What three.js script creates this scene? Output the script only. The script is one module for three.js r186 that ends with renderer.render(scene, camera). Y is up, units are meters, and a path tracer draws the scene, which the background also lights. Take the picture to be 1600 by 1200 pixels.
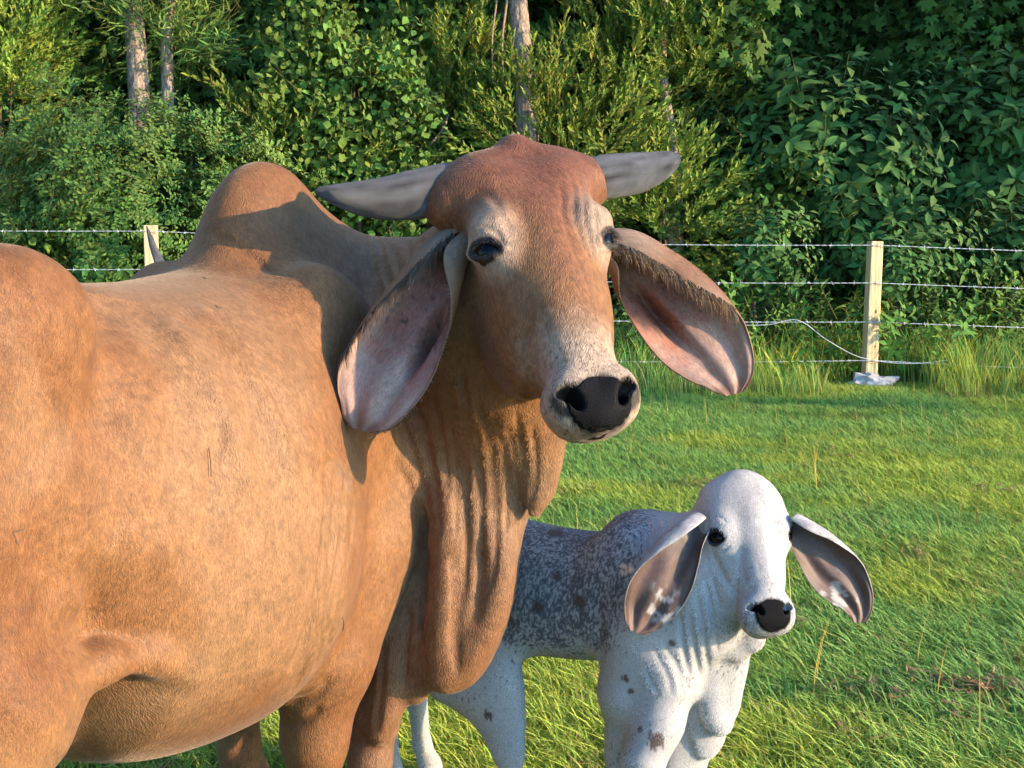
import * as THREE from 'three';
import { Sky } from 'three/addons/objects/Sky.js';
import { mergeGeometries } from 'three/addons/utils/BufferGeometryUtils.js';

// ---------------------------------------------------------------- camera, sky, sun, exposure
const scene = new THREE.Scene();
const EYE = 1.29, PITCH = 0.12;                       // eye height (m), tilt towards the ground (rad)
const camera = new THREE.PerspectiveCamera(33.4, 4 / 3, 0.05, 400);
camera.position.set(0, EYE, 0);
camera.rotation.x = -PITCH;
camera.updateMatrixWorld();
const SUN = new THREE.Vector3(0.92, 0.225, 0.31).normalize();
const sky = new Sky();
sky.scale.setScalar(300);
sky.name = 'sky';
sky.userData.kind = 'structure';
sky.material.uniforms.sunPosition.value.copy(SUN);
sky.material.uniforms.turbidity.value = 2.0;
sky.material.uniforms.rayleigh.value = 1.3;
sky.material.uniforms.mieCoefficient.value = 0.004;
sky.material.uniforms.mieDirectionalG.value = 0.8;
scene.add(sky);
scene.environmentIntensity = 0.3;
const sun = new THREE.DirectionalLight(0xffd6a8, 2.0);
sun.position.copy(SUN).multiplyScalar(40);
sun.castShadow = true;
sun.shadow.mapSize.set(4096, 4096);
Object.assign(sun.shadow.camera, { left: -30, right: 30, top: 30, bottom: -30, near: 1, far: 120 });
scene.add(sun);
const renderer = new THREE.WebGLRenderer({ antialias: true });
renderer.toneMapping = THREE.LinearToneMapping;
renderer.toneMappingExposure = 6.3;
renderer.shadowMap.enabled = true;

// ---------------------------------------------------------------- helpers
const hyp = (a, b, c = 0) => Math.sqrt(a * a + b * b + c * c);
let seed = 1234567;
const rnd = () => { seed = (seed + 0x6D2B79F5) | 0; let t = Math.imul(seed ^ (seed >>> 15), 1 | seed); t = (t + Math.imul(t ^ (t >>> 7), 61 | t)) ^ t; return ((t ^ (t >>> 14)) >>> 0) / 4294967296; };
const rr = (a, b) => a + (b - a) * rnd();
const V = (x, y, z) => new THREE.Vector3(x, y, z);
const clamp = (x, a = 0, b = 1) => x < a ? a : x > b ? b : x;
const mix = (a, b, t) => a + (b - a) * t;
const sst = (a, b, x) => { const t = clamp((x - a) / (b - a)); return t * t * (3 - 2 * t); };
const hash3 = (x, y, z) => { let h = Math.imul(x, 374761393) ^ Math.imul(y, 668265263) ^ Math.imul(z, 1274126177); h = Math.imul(h ^ (h >>> 13), 1274126177); return ((h ^ (h >>> 16)) >>> 0) / 4294967296; };
function noise3(x, y, z) {
  const i = Math.floor(x), j = Math.floor(y), k = Math.floor(z), f = x - i, g = y - j, h = z - k;
  const u = f * f * (3 - 2 * f), v = g * g * (3 - 2 * g), w = h * h * (3 - 2 * h);
  const c = (a, b, d) => hash3(i + a, j + b, k + d);
  return mix(mix(mix(c(0, 0, 0), c(1, 0, 0), u), mix(c(0, 1, 0), c(1, 1, 0), u), v), mix(mix(c(0, 0, 1), c(1, 0, 1), u), mix(c(0, 1, 1), c(1, 1, 1), u), v), w);
}
const fbm = (x, y, z, n = 4) => { let s = 0, a = 0.5, t = 0; for (let i = 0; i < n; i++) { s += a * noise3(x, y, z); t += a; x = x * 2.03 + 7.1; y = y * 2.03 + 3.7; z = z * 2.03 + 1.3; a *= 0.5; } return s / t; };
// place measured on the photograph (1600 x 1200) at a distance d -> metres in the world
const CP = Math.cos(PITCH), SP = Math.sin(PITCH), FOCAL = 2000;
const dirW = (x, y, z) => V(x, y * CP + z * SP, -y * SP + z * CP);           // camera axes (x right, y up, z towards the viewer) -> world
const at = (u, v, d) => dirW((u - 800) / FOCAL * d, (600 - v) / FOCAL * d, -d).add(V(0, EYE, 0));
function tag(o, name, label, category, group, kind) {
  o.name = name;
  if (label) o.userData.label = label;
  if (category) o.userData.category = category;
  if (group) o.userData.group = group;
  if (kind) o.userData.kind = kind;
  return o;
}
const taken = {};
const numbered = (n) => { const k = taken[n] = (taken[n] ?? -1) + 1; return k ? n + '_' + String(k).padStart(3, '0') : n; };
function mesh(name, geo, mat, parent = scene) { const m = new THREE.Mesh(geo, mat); m.name = name; m.castShadow = m.receiveShadow = true; parent.add(m); return m; }
const DRAFT = 1;
// ---------------------------------------------------------------- bodies as distance fields, meshed as one surface
const smin = (a, b, k) => { const h = Math.max(k - Math.abs(a - b), 0) / k; return Math.min(a, b) - h * h * k * 0.25; };
const smax = (a, b, k) => -smin(-a, -b, k);
class Field {
  constructor() { this.items = []; this.grooves = []; }
  put(f, c, r, k, op = 0) { this.items.push({ f, x: c.x, y: c.y, z: c.z, r, k, op }); return this; }
  // ellipsoid; axes: three orthonormal vectors
  ell(c, ax, r, k = 0.04, op = 0) {
    const [A, B, C] = ax, [ra, rb, rc] = r;
    return this.put((x, y, z) => {
      const px = x - c.x, py = y - c.y, pz = z - c.z;
      const a = px * A.x + py * A.y + pz * A.z, b = px * B.x + py * B.y + pz * B.z, d = px * C.x + py * C.y + pz * C.z;
      const k0 = hyp(a / ra, b / rb, d / rc), k1 = hyp(a / (ra * ra), b / (rb * rb), d / (rc * rc));
      return k1 < 1e-9 ? -Math.min(ra, rb, rc) : k0 * (k0 - 1) / k1;
    }, c, Math.max(ra, rb, rc), k, op);
  }
  // tapered limb through points [[vec, radius], ...]; flat = [axis, factor] squeezes it along axis
  limb(pts, k = 0.04, flat = null, op = 0, kin = 0.03) {
    for (let i = 0; i + 1 < pts.length; i++) {
      const [a, ra] = pts[i], [b, rb] = pts[i + 1], ab = b.clone().sub(a), L = ab.lengthSq() || 1e-9;
      const fx = flat ? flat[0] : null, fs = flat ? flat[1] - 1 : 0, fq = flat ? 1.4 / (0.4 + flat[1]) : 1;
      this.put((x, y, z) => {
        let px = x - a.x, py = y - a.y, pz = z - a.z;
        const h = clamp((px * ab.x + py * ab.y + pz * ab.z) / L);
        px -= h * ab.x; py -= h * ab.y; pz -= h * ab.z;
        if (fx) { const e = (px * fx.x + py * fx.y + pz * fx.z) * fs; px += e * fx.x; py += e * fx.y; pz += e * fx.z; }
        return (hyp(px, py, pz) - (ra + (rb - ra) * h)) * fq;
      }, a.clone().lerp(b, 0.5), Math.sqrt(L) / 2 + Math.max(ra, rb), i ? kin : k, op);
    }
    return this;
  }
  // groove (depth > 0) or ridge (depth < 0) along a line of points lying on the surface
  groove(pts, depth, width, ends = true) {
    const box = new THREE.Box3().setFromPoints(pts).expandByScalar(width * 3);
    const segs = [];
    let total = 0;
    for (let i = 0; i + 1 < pts.length; i++) { const l = pts[i].distanceTo(pts[i + 1]); segs.push([pts[i], pts[i + 1].clone().sub(pts[i]), l, total]); total += l; }
    this.grooves.push({ box, segs, total, depth, width, ends });
    return this;
  }
  base(x, y, z) {
    let d = 1e3;
    for (const t of this.items) {
      const far = hyp(x - t.x, y - t.y, z - t.z) - t.r;
      if (t.op === 0) { if (far > d + t.k + 0.06) continue; d = smin(d, t.f(x, y, z), t.k); }
      else { if (far > t.k - Math.min(d, 0) && far > t.k + 0.05) continue; d = smax(d, -t.f(x, y, z), t.k); }
    }
    return d;
  }
  d(x, y, z) {
    let d = this.base(x, y, z);
    if (Math.abs(d) < 0.05) for (const g of this.grooves) {
      const b = g.box;
      if (x < b.min.x || y < b.min.y || z < b.min.z || x > b.max.x || y > b.max.y || z > b.max.z) continue;
      let best = 1e9, s = 0;
      for (const [a, e, l, t0] of g.segs) {
        const px = x - a.x, py = y - a.y, pz = z - a.z, h = clamp((px * e.x + py * e.y + pz * e.z) / (l * l));
        const q = hyp(px - h * e.x, py - h * e.y, pz - h * e.z);
        if (q < best) { best = q; s = (t0 + h * l) / g.total; }
      }
      const w = g.width, taper = g.ends ? Math.min(1, Math.sin(Math.PI * clamp(s, 0.001, 0.999)) * 1.8) : 1;
      const q = best / w;
      if (q < 3) d += g.depth * taper * Math.exp(-q * q);
    }
    return d;
  }
  // first point of the surface along a ray
  hit(from, dir, far = 6) {
    let t = 0;
    for (let i = 0; i < 300 && t < far; i++) { const p = from.clone().addScaledVector(dir, t), d = this.base(p.x, p.y, p.z); if (d < 0.0004) return p; t += Math.max(d * 0.7, 0.0004); }
    return null;
  }
  normal(x, y, z, e = 0.002) {
    return V(this.d(x + e, y, z) - this.d(x - e, y, z), this.d(x, y + e, z) - this.d(x, y - e, z), this.d(x, y, z + e) - this.d(x, y, z - e)).normalize();
  }
}
// naive surface nets over sparse blocks. fn(x,y,z) distance; returns {pos, idx}
function nets(fn, lo, hi, cell) {
  const N = 8, n = [0, 1, 2].map((a) => Math.ceil((hi.getComponent(a) - lo.getComponent(a)) / cell / N)), B = N * cell, reach = B * 0.87 * 1.5;
  const W = n[0] * N + 2, H = n[1] * N + 2, ids = new Map(), pos = [], edges = [], vals = new Float32Array((N + 1) ** 3), M = N + 1;
  const key = (i, j, k) => i + W * (j + H * k);
  for (let bk = 0; bk < n[2]; bk++) for (let bj = 0; bj < n[1]; bj++) for (let bi = 0; bi < n[0]; bi++) {
    const ox = lo.x + bi * B, oy = lo.y + bj * B, oz = lo.z + bk * B;
    if (Math.abs(fn(ox + B / 2, oy + B / 2, oz + B / 2)) > reach) continue;
    for (let k = 0, q = 0; k < M; k++) for (let j = 0; j < M; j++) for (let i = 0; i < M; i++) vals[q++] = fn(ox + i * cell, oy + j * cell, oz + k * cell);
    for (let k = 0; k < N; k++) for (let j = 0; j < N; j++) for (let i = 0; i < N; i++) {
      const c = i + M * (j + M * k), v0 = vals[c];
      let mask = 0;
      for (let q = 0; q < 8; q++) if (vals[c + (q & 1) + M * ((q >> 1) & 1) + M * M * (q >> 2)] < 0) mask |= 1 << q;
      if (mask === 0 || mask === 255) continue;
      let sx = 0, sy = 0, sz = 0, m = 0;
      for (let q = 0; q < 8; q++) for (let ax = 0; ax < 3; ax++) {
        if (q & (1 << ax)) continue;
        const r = q | (1 << ax);
        if (((mask >> q) & 1) === ((mask >> r) & 1)) continue;
        const va = vals[c + (q & 1) + M * ((q >> 1) & 1) + M * M * (q >> 2)], vb = vals[c + (r & 1) + M * ((r >> 1) & 1) + M * M * (r >> 2)], t = va / (va - vb);
        sx += (q & 1) + (ax === 0 ? t : 0); sy += ((q >> 1) & 1) + (ax === 1 ? t : 0); sz += (q >> 2) + (ax === 2 ? t : 0); m++;
      }
      const gi = bi * N + i, gj = bj * N + j, gk = bk * N + k;
      ids.set(key(gi, gj, gk), pos.length / 3);
      pos.push(lo.x + (gi + sx / m) * cell, lo.y + (gj + sy / m) * cell, lo.z + (gk + sz / m) * cell);
      const s0 = mask & 1;
      for (let ax = 0; ax < 3; ax++) if (s0 !== ((mask >> (1 << ax)) & 1)) edges.push(gi, gj, gk, ax, s0);
    }
  }
  const idx = [];
  for (let e = 0; e < edges.length; e += 5) {
    const i = edges[e], j = edges[e + 1], k = edges[e + 2], ax = edges[e + 3], s = edges[e + 4];
    const o = ax === 0 ? [[0, 0, 0], [0, -1, 0], [0, -1, -1], [0, 0, -1]] : ax === 1 ? [[0, 0, 0], [0, 0, -1], [-1, 0, -1], [-1, 0, 0]] : [[0, 0, 0], [-1, 0, 0], [-1, -1, 0], [0, -1, 0]];
    const q = o.map(([a, b, c]) => ids.get(key(i + a, j + b, k + c)));
    if (q.some((x) => x === undefined)) continue;
    if (s) idx.push(q[0], q[1], q[2], q[0], q[2], q[3]); else idx.push(q[0], q[2], q[1], q[0], q[3], q[2]);
  }
  return { pos, idx };
}
// pieces: [{lo, hi, cell, clip?}] of one field -> one BufferGeometry with normals, box-mapped uv in metres (frame: 3 axes) and colours
function skin(field, pieces, paint, frame, uvScale = 1) {
  const P = [], Nn = [], C = [], U = [], I = [], col = [0, 0, 0];
  for (const { lo, hi, cell, keep } of pieces) {
    const { pos, idx } = nets((x, y, z) => field.d(x, y, z), lo, hi, cell);
    const nv = pos.length / 3, nor = new Float32Array(pos.length), face = new Uint8Array(nv);
    const ok = new Uint8Array(nv);
    for (let v = 0; v < nv; v++) {
      const x = pos[3 * v], y = pos[3 * v + 1], z = pos[3 * v + 2];
      ok[v] = !keep || keep(x, y, z) ? 1 : 0;
      if (!ok[v]) continue;
      const n = field.normal(x, y, z, cell * 0.45);
      nor[3 * v] = n.x; nor[3 * v + 1] = n.y; nor[3 * v + 2] = n.z;
      const a = frame.map((f) => Math.abs(f.dot(n)));
      face[v] = a[0] > a[1] && a[0] > a[2] ? 0 : a[1] > a[2] ? 1 : 2;
    }
    const made = new Map();
    const get = (v, f) => {
      const id = v * 3 + f;
      let w = made.get(id);
      if (w !== undefined) return w;
      w = P.length / 3; made.set(id, w);
      const x = pos[3 * v], y = pos[3 * v + 1], z = pos[3 * v + 2];
      P.push(x, y, z); Nn.push(nor[3 * v], nor[3 * v + 1], nor[3 * v + 2]);
      const [e0, e1, e2] = frame, a = x * e0.x + y * e0.y + z * e0.z, b = x * e1.x + y * e1.y + z * e1.z, c = x * e2.x + y * e2.y + z * e2.z;
      if (f === 0) U.push(c * uvScale, b * uvScale); else if (f === 1) U.push(a * uvScale, c * uvScale); else U.push(a * uvScale, b * uvScale);
      paint(x, y, z, nor[3 * v], nor[3 * v + 1], nor[3 * v + 2], col);
      C.push(col[0], col[1], col[2]);
      return w;
    };
    for (let t = 0; t < idx.length; t += 3) {
      const [a, b, c] = [idx[t], idx[t + 1], idx[t + 2]];
      if (!ok[a] || !ok[b] || !ok[c]) continue;
      const f = face[a] === face[b] || face[a] === face[c] ? face[a] : face[b];
      I.push(get(a, f), get(b, f), get(c, f));
    }
  }
  const g = new THREE.BufferGeometry();
  g.setAttribute('position', new THREE.Float32BufferAttribute(P, 3));
  g.setAttribute('normal', new THREE.Float32BufferAttribute(Nn, 3));
  g.setAttribute('uv', new THREE.Float32BufferAttribute(U, 2));
  g.setAttribute('color', new THREE.Float32BufferAttribute(C, 3));
  g.setIndex(I);
  return g;
}
// a curve through [position, value...] stations: piecewise smooth interpolation of several columns
function stations(rows) {
  const n = rows[0].length - 1, X = rows.map((r) => r[0]);
  return (x, out) => {
    if (x <= X[0]) { for (let c = 0; c < n; c++) out[c] = rows[0][c + 1]; return; }
    let i = 0;
    while (i < X.length - 2 && x > X[i + 1]) i++;
    if (x >= X[X.length - 1]) { for (let c = 0; c < n; c++) out[c] = rows[X.length - 1][c + 1]; return; }
    const h = X[i + 1] - X[i], t = (x - X[i]) / h, t2 = t * t, t3 = t2 * t;
    for (let c = 1; c <= n; c++) {
      const p0 = rows[i][c], p1 = rows[i + 1][c];
      const m0 = i > 0 ? (p1 - rows[i - 1][c]) / (X[i + 1] - X[i - 1]) * h : p1 - p0, m1 = i + 2 < X.length ? (rows[i + 2][c] - p0) / (X[i + 2] - X[i]) * h : p1 - p0;
      out[c - 1] = (2 * t3 - 3 * t2 + 1) * p0 + (t3 - 2 * t2 + t) * m0 + (-2 * t3 + 3 * t2) * p1 + (t3 - t2) * m1;
    }
  };
}
// ---------------------------------------------------------------- the cow
const UP = V(0, 1, 0);
const cowF = V(0.438, 0, -0.899).normalize(), cowS = V(0.899, 0, 0.438).normalize(), cowO = V(-0.86, 0, -1.84);
const cb = (s, side, y) => V(cowO.x + s * cowF.x + side * cowS.x, y, cowO.z + s * cowF.z + side * cowS.z);
const bodyAx = [cowF, UP, cowS];
const hL = dirW(0.95, 0.115, -0.28).normalize();
const hT = dirW(0.20, -0.885, 0.42); hT.addScaledVector(hL, -hT.dot(hL)).normalize();       // towards the muzzle
const hN = new THREE.Vector3().crossVectors(hL, hT.clone().negate()).normalize();
const hO = at(862, 374, 2.24);
const ch = (l, t, n) => hO.clone().addScaledVector(hL, l).addScaledVector(hT, t).addScaledVector(hN, n);
const headAx = [hL, hT, hN];
const cow = new Field();
// a lofted trunk: stations of s -> top, bottom, half width, height of the widest line
function trunk(field, O, F, S, rows, k, p = 2.2, cap = 0.05) {
  const st = stations(rows), o = [0, 0, 0, 0], s0 = rows[0][0], s1 = rows[rows.length - 1][0];
  const c = O.clone().addScaledVector(F, (s0 + s1) / 2).setY((rows[3][1] + rows[3][2]) / 2);
  field.put((x, y, z) => {
    const px = x - O.x, pz = z - O.z, s = px * F.x + pz * F.z, w = px * S.x + pz * S.z, sc = clamp(s, s0, s1);
    st(sc, o);
    const yc = o[3], h = y > yc ? o[0] - yc : yc - o[1], r = Math.pow(Math.pow(Math.abs(w) / o[2], p) + Math.pow(Math.abs(y - yc) / h, p), 1 / p);
    const d = (r - 1) * Math.min(o[2], h) * 0.85, e = Math.abs(s - sc);
    return e > 0 ? hyp(Math.max(d + cap, 0), e) - cap : d;
  }, c, (s1 - s0) / 2 + 0.45, k);
}
trunk(cow, cowO, cowF, cowS, [
  [-0.52, 1.19, 0.78, 0.10, 0.98], [-0.40, 1.225, 0.62, 0.20, 0.96], [-0.2, 1.265, 0.62, 0.25, 0.95], [0, 1.262, 0.63, 0.29, 0.92], [0.1, 1.235, 0.56, 0.325, 0.86],
  [0.22, 1.21, 0.42, 0.36, 0.79], [0.45, 1.20, 0.375, 0.40, 0.76], [0.66, 1.215, 0.385, 0.335, 0.78], [0.86, 1.20, 0.42, 0.225, 0.82], [1.02, 1.14, 0.50, 0.19, 0.84]], 0.05);
for (const q of [1, -1]) {
  cow.ell(cb(-0.03, 0.21 * q, 1.165), bodyAx, [0.12, 0.10, 0.085], 0.10);                    // hook bone
  cow.ell(cb(-0.27, 0.19 * q, 0.88), bodyAx, [0.27, 0.34, 0.13], 0.10);                      // thigh
  cow.limb([[cb(-0.12, 0.21 * q, 0.66), 0.14], [cb(-0.30, 0.19 * q, 0.47), 0.075], [cb(-0.37, 0.18 * q, 0.40), 0.055], [cb(-0.34, 0.18 * q, 0.16), 0.040], [cb(-0.30, 0.18 * q, 0.07), 0.050], [cb(-0.27, 0.18 * q, 0.035), 0.05]], 0.08);
  cow.ell(cb(0.82, 0.19 * q, 0.93), [cowF.clone().addScaledVector(UP, 0.35).normalize(), UP.clone().addScaledVector(cowF, -0.35).normalize(), cowS], [0.13, 0.30, 0.10], 0.10);  // shoulder blade
  cow.ell(cb(0.93, 0.19 * q, 0.72), bodyAx, [0.12, 0.20, 0.105], 0.07);                      // point of the shoulder
  const fw = q < 0 ? 0.2 : 0;   // the far foreleg is set forward
  cow.limb([[cb(0.84 + fw * 0.4, 0.19 * q, 0.66), 0.13], [cb(0.74 + fw, 0.185 * q, 0.46), 0.098], [cb(0.72 + fw, 0.175 * q, 0.30), 0.062], [cb(0.72 + fw, 0.17 * q, 0.14), 0.042], [cb(0.74 + fw, 0.17 * q, 0.06), 0.052], [cb(0.76 + fw, 0.17 * q, 0.03), 0.05]], 0.06);
}
// udder and hump
cow.ell(cb(-0.02, 0.02, 0.53), bodyAx, [0.20, 0.14, 0.14], 0.05);
for (const q of [1, -1]) cow.limb([[cb(-0.12, 0.23 * q, 0.60), .06], [cb(-0.04, 0.262 * q, 0.66), .026], [cb(0.05, 0.285 * q, 0.675), .018], [cb(0.14, 0.295 * q, 0.66), .014], [cb(0.22, 0.30 * q, 0.62), .010]], 0.07, null, 0, 0.04);   // flank fold
cow.ell(cb(0.83, 0, 1.27), [cowF.clone().addScaledVector(UP, 0.25).normalize(), UP.clone().addScaledVector(cowF, -0.25).normalize(), cowS], [0.15, 0.155, 0.092], 0.11);
cow.ell(cb(0.98, 0, 1.18), bodyAx, [0.18, 0.13, 0.09], 0.10);
// neck: crest, middle, throat
cow.limb([[cb(0.92, 0, 1.10), 0.14], [at(640, 470, 2.74), 0.105], [at(735, 424, 2.56), 0.09], [at(815, 335, 2.40), 0.085]], 0.12, null, 0, 0.10);
cow.limb([[cb(0.92, 0.02, 0.95), 0.20], [at(650, 570, 2.72), 0.15], [at(740, 520, 2.52), 0.125], [at(815, 450, 2.40), 0.10]], 0.10, null, 0, 0.10);
cow.limb([[cb(1.0, 0.03, 0.80), 0.16], [at(690, 700, 2.66), 0.12], [at(770, 620, 2.52), 0.09], [at(840, 540, 2.40), 0.06]], 0.10, null, 0, 0.08);

// dewlap: hanging folds from throat to brisket
const seen = dirW(0.25, 0.05, 1).normalize();
function fold(pts, k = 0.022, thin = 1.0, kin = 0.03, field = cow) {
  const st = stations(pts.map((p, i) => [i, ...p])), o = [0, 0, 0, 0], out = [], m = (pts.length - 1) * 2;
  for (let i = 0; i <= m; i++) { st(i / 2, o); out.push([at(o[0], o[1], o[2]), o[3]]); }
  field.limb(out, k, thin > 1 ? [seen, thin] : null, 0, kin);
}
fold([[835, 590, 2.42, .040], [846, 660, 2.46, .036], [844, 730, 2.49, .027], [836, 798, 2.51, .014]], 0.06, 2.2);
fold([[790, 600, 2.48, .085], [785, 720, 2.54, .075], [768, 830, 2.55, .052], [758, 900, 2.55, .050], [742, 960, 2.545, .052], [722, 1005, 2.545, .045]], 0.05, 1.6);
fold([[748, 690, 2.56, .075], [736, 830, 2.55, .060], [728, 930, 2.545, .054], [716, 1010, 2.54, .05], [706, 1045, 2.54, .036]], 0.04, 1.9);
fold([[772, 820, 2.53, .024], [780, 880, 2.525, .022], [774, 935, 2.525, .024], [752, 995, 2.525, .022], [722, 1042, 2.53, .022]], 0.035);
fold([[708, 690, 2.56, .03], [698, 790, 2.53, .022], [697, 900, 2.522, .019], [693, 980, 2.522, .018], [694, 1056, 2.528, .024]], 0.016);
fold([[720, 700, 2.62, .07], [690, 850, 2.62, .065], [668, 960, 2.61, .060], [656, 1030, 2.60, .058]], 0.03, 1.5);
fold([[664, 900, 2.60, .02], [656, 1000, 2.57, .021], [664, 1066, 2.56, .021]], 0.02);
fold([[642, 960, 2.61, .02], [636, 1050, 2.585, .021], [648, 1084, 2.58, .019]], 0.018);
fold([[660, 780, 2.66, .055], [640, 930, 2.62, .042], [620, 1010, 2.60, .032], [609, 1080, 2.585, .028], [594, 1145, 2.58, .024]], 0.018);
fold([[606, 900, 2.70, .08], [594, 1050, 2.66, .055], [578, 1190, 2.63, .040], [568, 1280, 2.63, .03]], 0.03);
// head
{
  const st = stations([   // t, front, back, half width
    [-0.205, -0.060, -0.16, 0.100], [-0.17, -0.030, -0.20, 0.126], [-0.10, 0.000, -0.235, 0.122], [-0.03, 0.004, -0.25, 0.114], [0.03, 0.006, -0.25, 0.108],
    [0.09, 0.004, -0.245, 0.100], [0.15, 0.003, -0.21, 0.087], [0.21, 0.003, -0.165, 0.072], [0.26, 0.004, -0.13, 0.066], [0.30, 0.003, -0.105, 0.072], [0.33, -0.006, -0.10, 0.072]]), o = [0, 0, 0];
  cow.put((x, y, z) => {
    const px = x - hO.x, py = y - hO.y, pz = z - hO.z;
    const l = Math.abs(px * hL.x + py * hL.y + pz * hL.z), t = px * hT.x + py * hT.y + pz * hT.z, n = px * hN.x + py * hN.y + pz * hN.z, tc = clamp(t, -0.205, 0.33);
    st(tc, o);
    const nc = (o[0] + o[1]) / 2, hn = (o[0] - o[1]) / 2, q = clamp((n - nc) / hn, -1, 1), w = o[2] * (0.88 + 0.12 * q), p = 3.2;
    const r = Math.pow(Math.pow(l / w, p) + Math.pow(Math.abs(n - nc) / hn, p), 1 / p), d = (r - 1) * Math.min(w, hn) * 0.85, e = Math.abs(t - tc);
    return e > 0 ? hyp(Math.max(d + 0.03, 0), e) - 0.03 : d;
  }, ch(0, 0.07, -0.1), 0.38, 0.05);
}
cow.ell(ch(0.004, -0.243, -0.075), headAx, [0.032, 0.034, 0.04], 0.045);                       // poll
cow.ell(ch(0.0, 0.17, -0.01), headAx, [0.030, 0.17, 0.020], 0.045);                       // nose bridge
for (const q of [1, -1]) {
  cow.limb([[ch(0.075 * q, -0.180, -0.085), 0.050], [ch(0.142 * q, q > 0 ? -0.178 : -0.160, -0.100), 0.042]], 0.07);   // horn boss
  cow.ell(ch(0.090 * q, -0.030, -0.045), headAx, [0.036, 0.060, 0.045], 0.04);            // orbit
  cow.limb([[ch(0.082 * q, -0.055, -0.006), 0.006], [ch(0.108 * q, -0.046, -0.022), 0.009], [ch(0.124 * q, -0.022, -0.055), 0.008]], 0.03);   // brow
  cow.ell(ch(0.070 * q, 0.10, -0.15), headAx, [0.036, 0.12, 0.09], 0.05);                 // jaw muscle
  cow.ell(ch(0.044 * q, 0.300, -0.038), headAx, [0.040, 0.038, 0.044], 0.03);            // muzzle sides
  cow.ell(ch(0.040 * q, 0.290, -0.002), headAx, [0.026, 0.022, 0.018], 0.025);            // above the nostril
}
cow.ell(ch(0, 0.322, -0.028), headAx, [0.056, 0.030, 0.036], 0.02);                      // nose pad
cow.ell(ch(0, 0.318, -0.096), headAx, [0.044, 0.030, 0.030], 0.014);                      // lower lip and chin
const eyeDir = (q) => hL.clone().multiplyScalar(0.70 * q).addScaledVector(hN, 0.71).normalize();
const eyeAt = (q) => ch(0.102 * q, -0.004, -0.036);
for (const q of [1, -1]) {
  const D = eyeDir(q), A = hL.clone().multiplyScalar(-0.71 * q).addScaledVector(hN, 0.70).addScaledVector(hT, 0.35).normalize();
  A.addScaledVector(D, -A.dot(D)).normalize();
  const Bv = new THREE.Vector3().crossVectors(D, A), bs = Math.sign(Bv.dot(hT));
  cow.ell(eyeAt(q).addScaledVector(D, 0.022), [D, A, Bv], [0.032, 0.0360, 0.0165], 0.008, 1);       // eye opening
  cow.limb([-1, -0.5, 0, 0.5, 1].map((a) => [eyeAt(q).addScaledVector(D, 0.0245 - 0.011 * a * a).addScaledVector(A, 0.0370 * a).addScaledVector(Bv, -0.0165 * (1 - a * a) * bs), 0.0052]), 0.010, null, 0, 0.006);   // upper lid
  cow.limb([-1, -0.5, 0, 0.5, 1].map((a) => [eyeAt(q).addScaledVector(D, 0.0205 - 0.010 * a * a).addScaledVector(A, 0.0360 * a).addScaledVector(Bv, 0.0165 * (1 - a * a) * bs), 0.0045]), 0.010, null, 0, 0.006);    // lower lid
  // nostril
  cow.ell(ch(0.044 * q, 0.312, 0.002), [hL.clone().multiplyScalar(q).addScaledVector(hT, 0.5).normalize(), hT.clone().addScaledVector(hL, -0.5 * q).normalize(), hN], [0.0115, 0.024, 0.032], 0.012, 1);
  cow.ell(ch(0.058 * q, 0.300, -0.002), [hL, hT, hN], [0.010, 0.007, 0.016], 0.012, 1);
}
cow.limb([[ch(-0.075, 0.312, -0.082), 0.004], [ch(-0.03, 0.350, -0.074), 0.004], [ch(0.03, 0.350, -0.074), 0.004], [ch(0.075, 0.312, -0.082), 0.004]], 0.008, null, 1, 0.008);  // mouth
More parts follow.
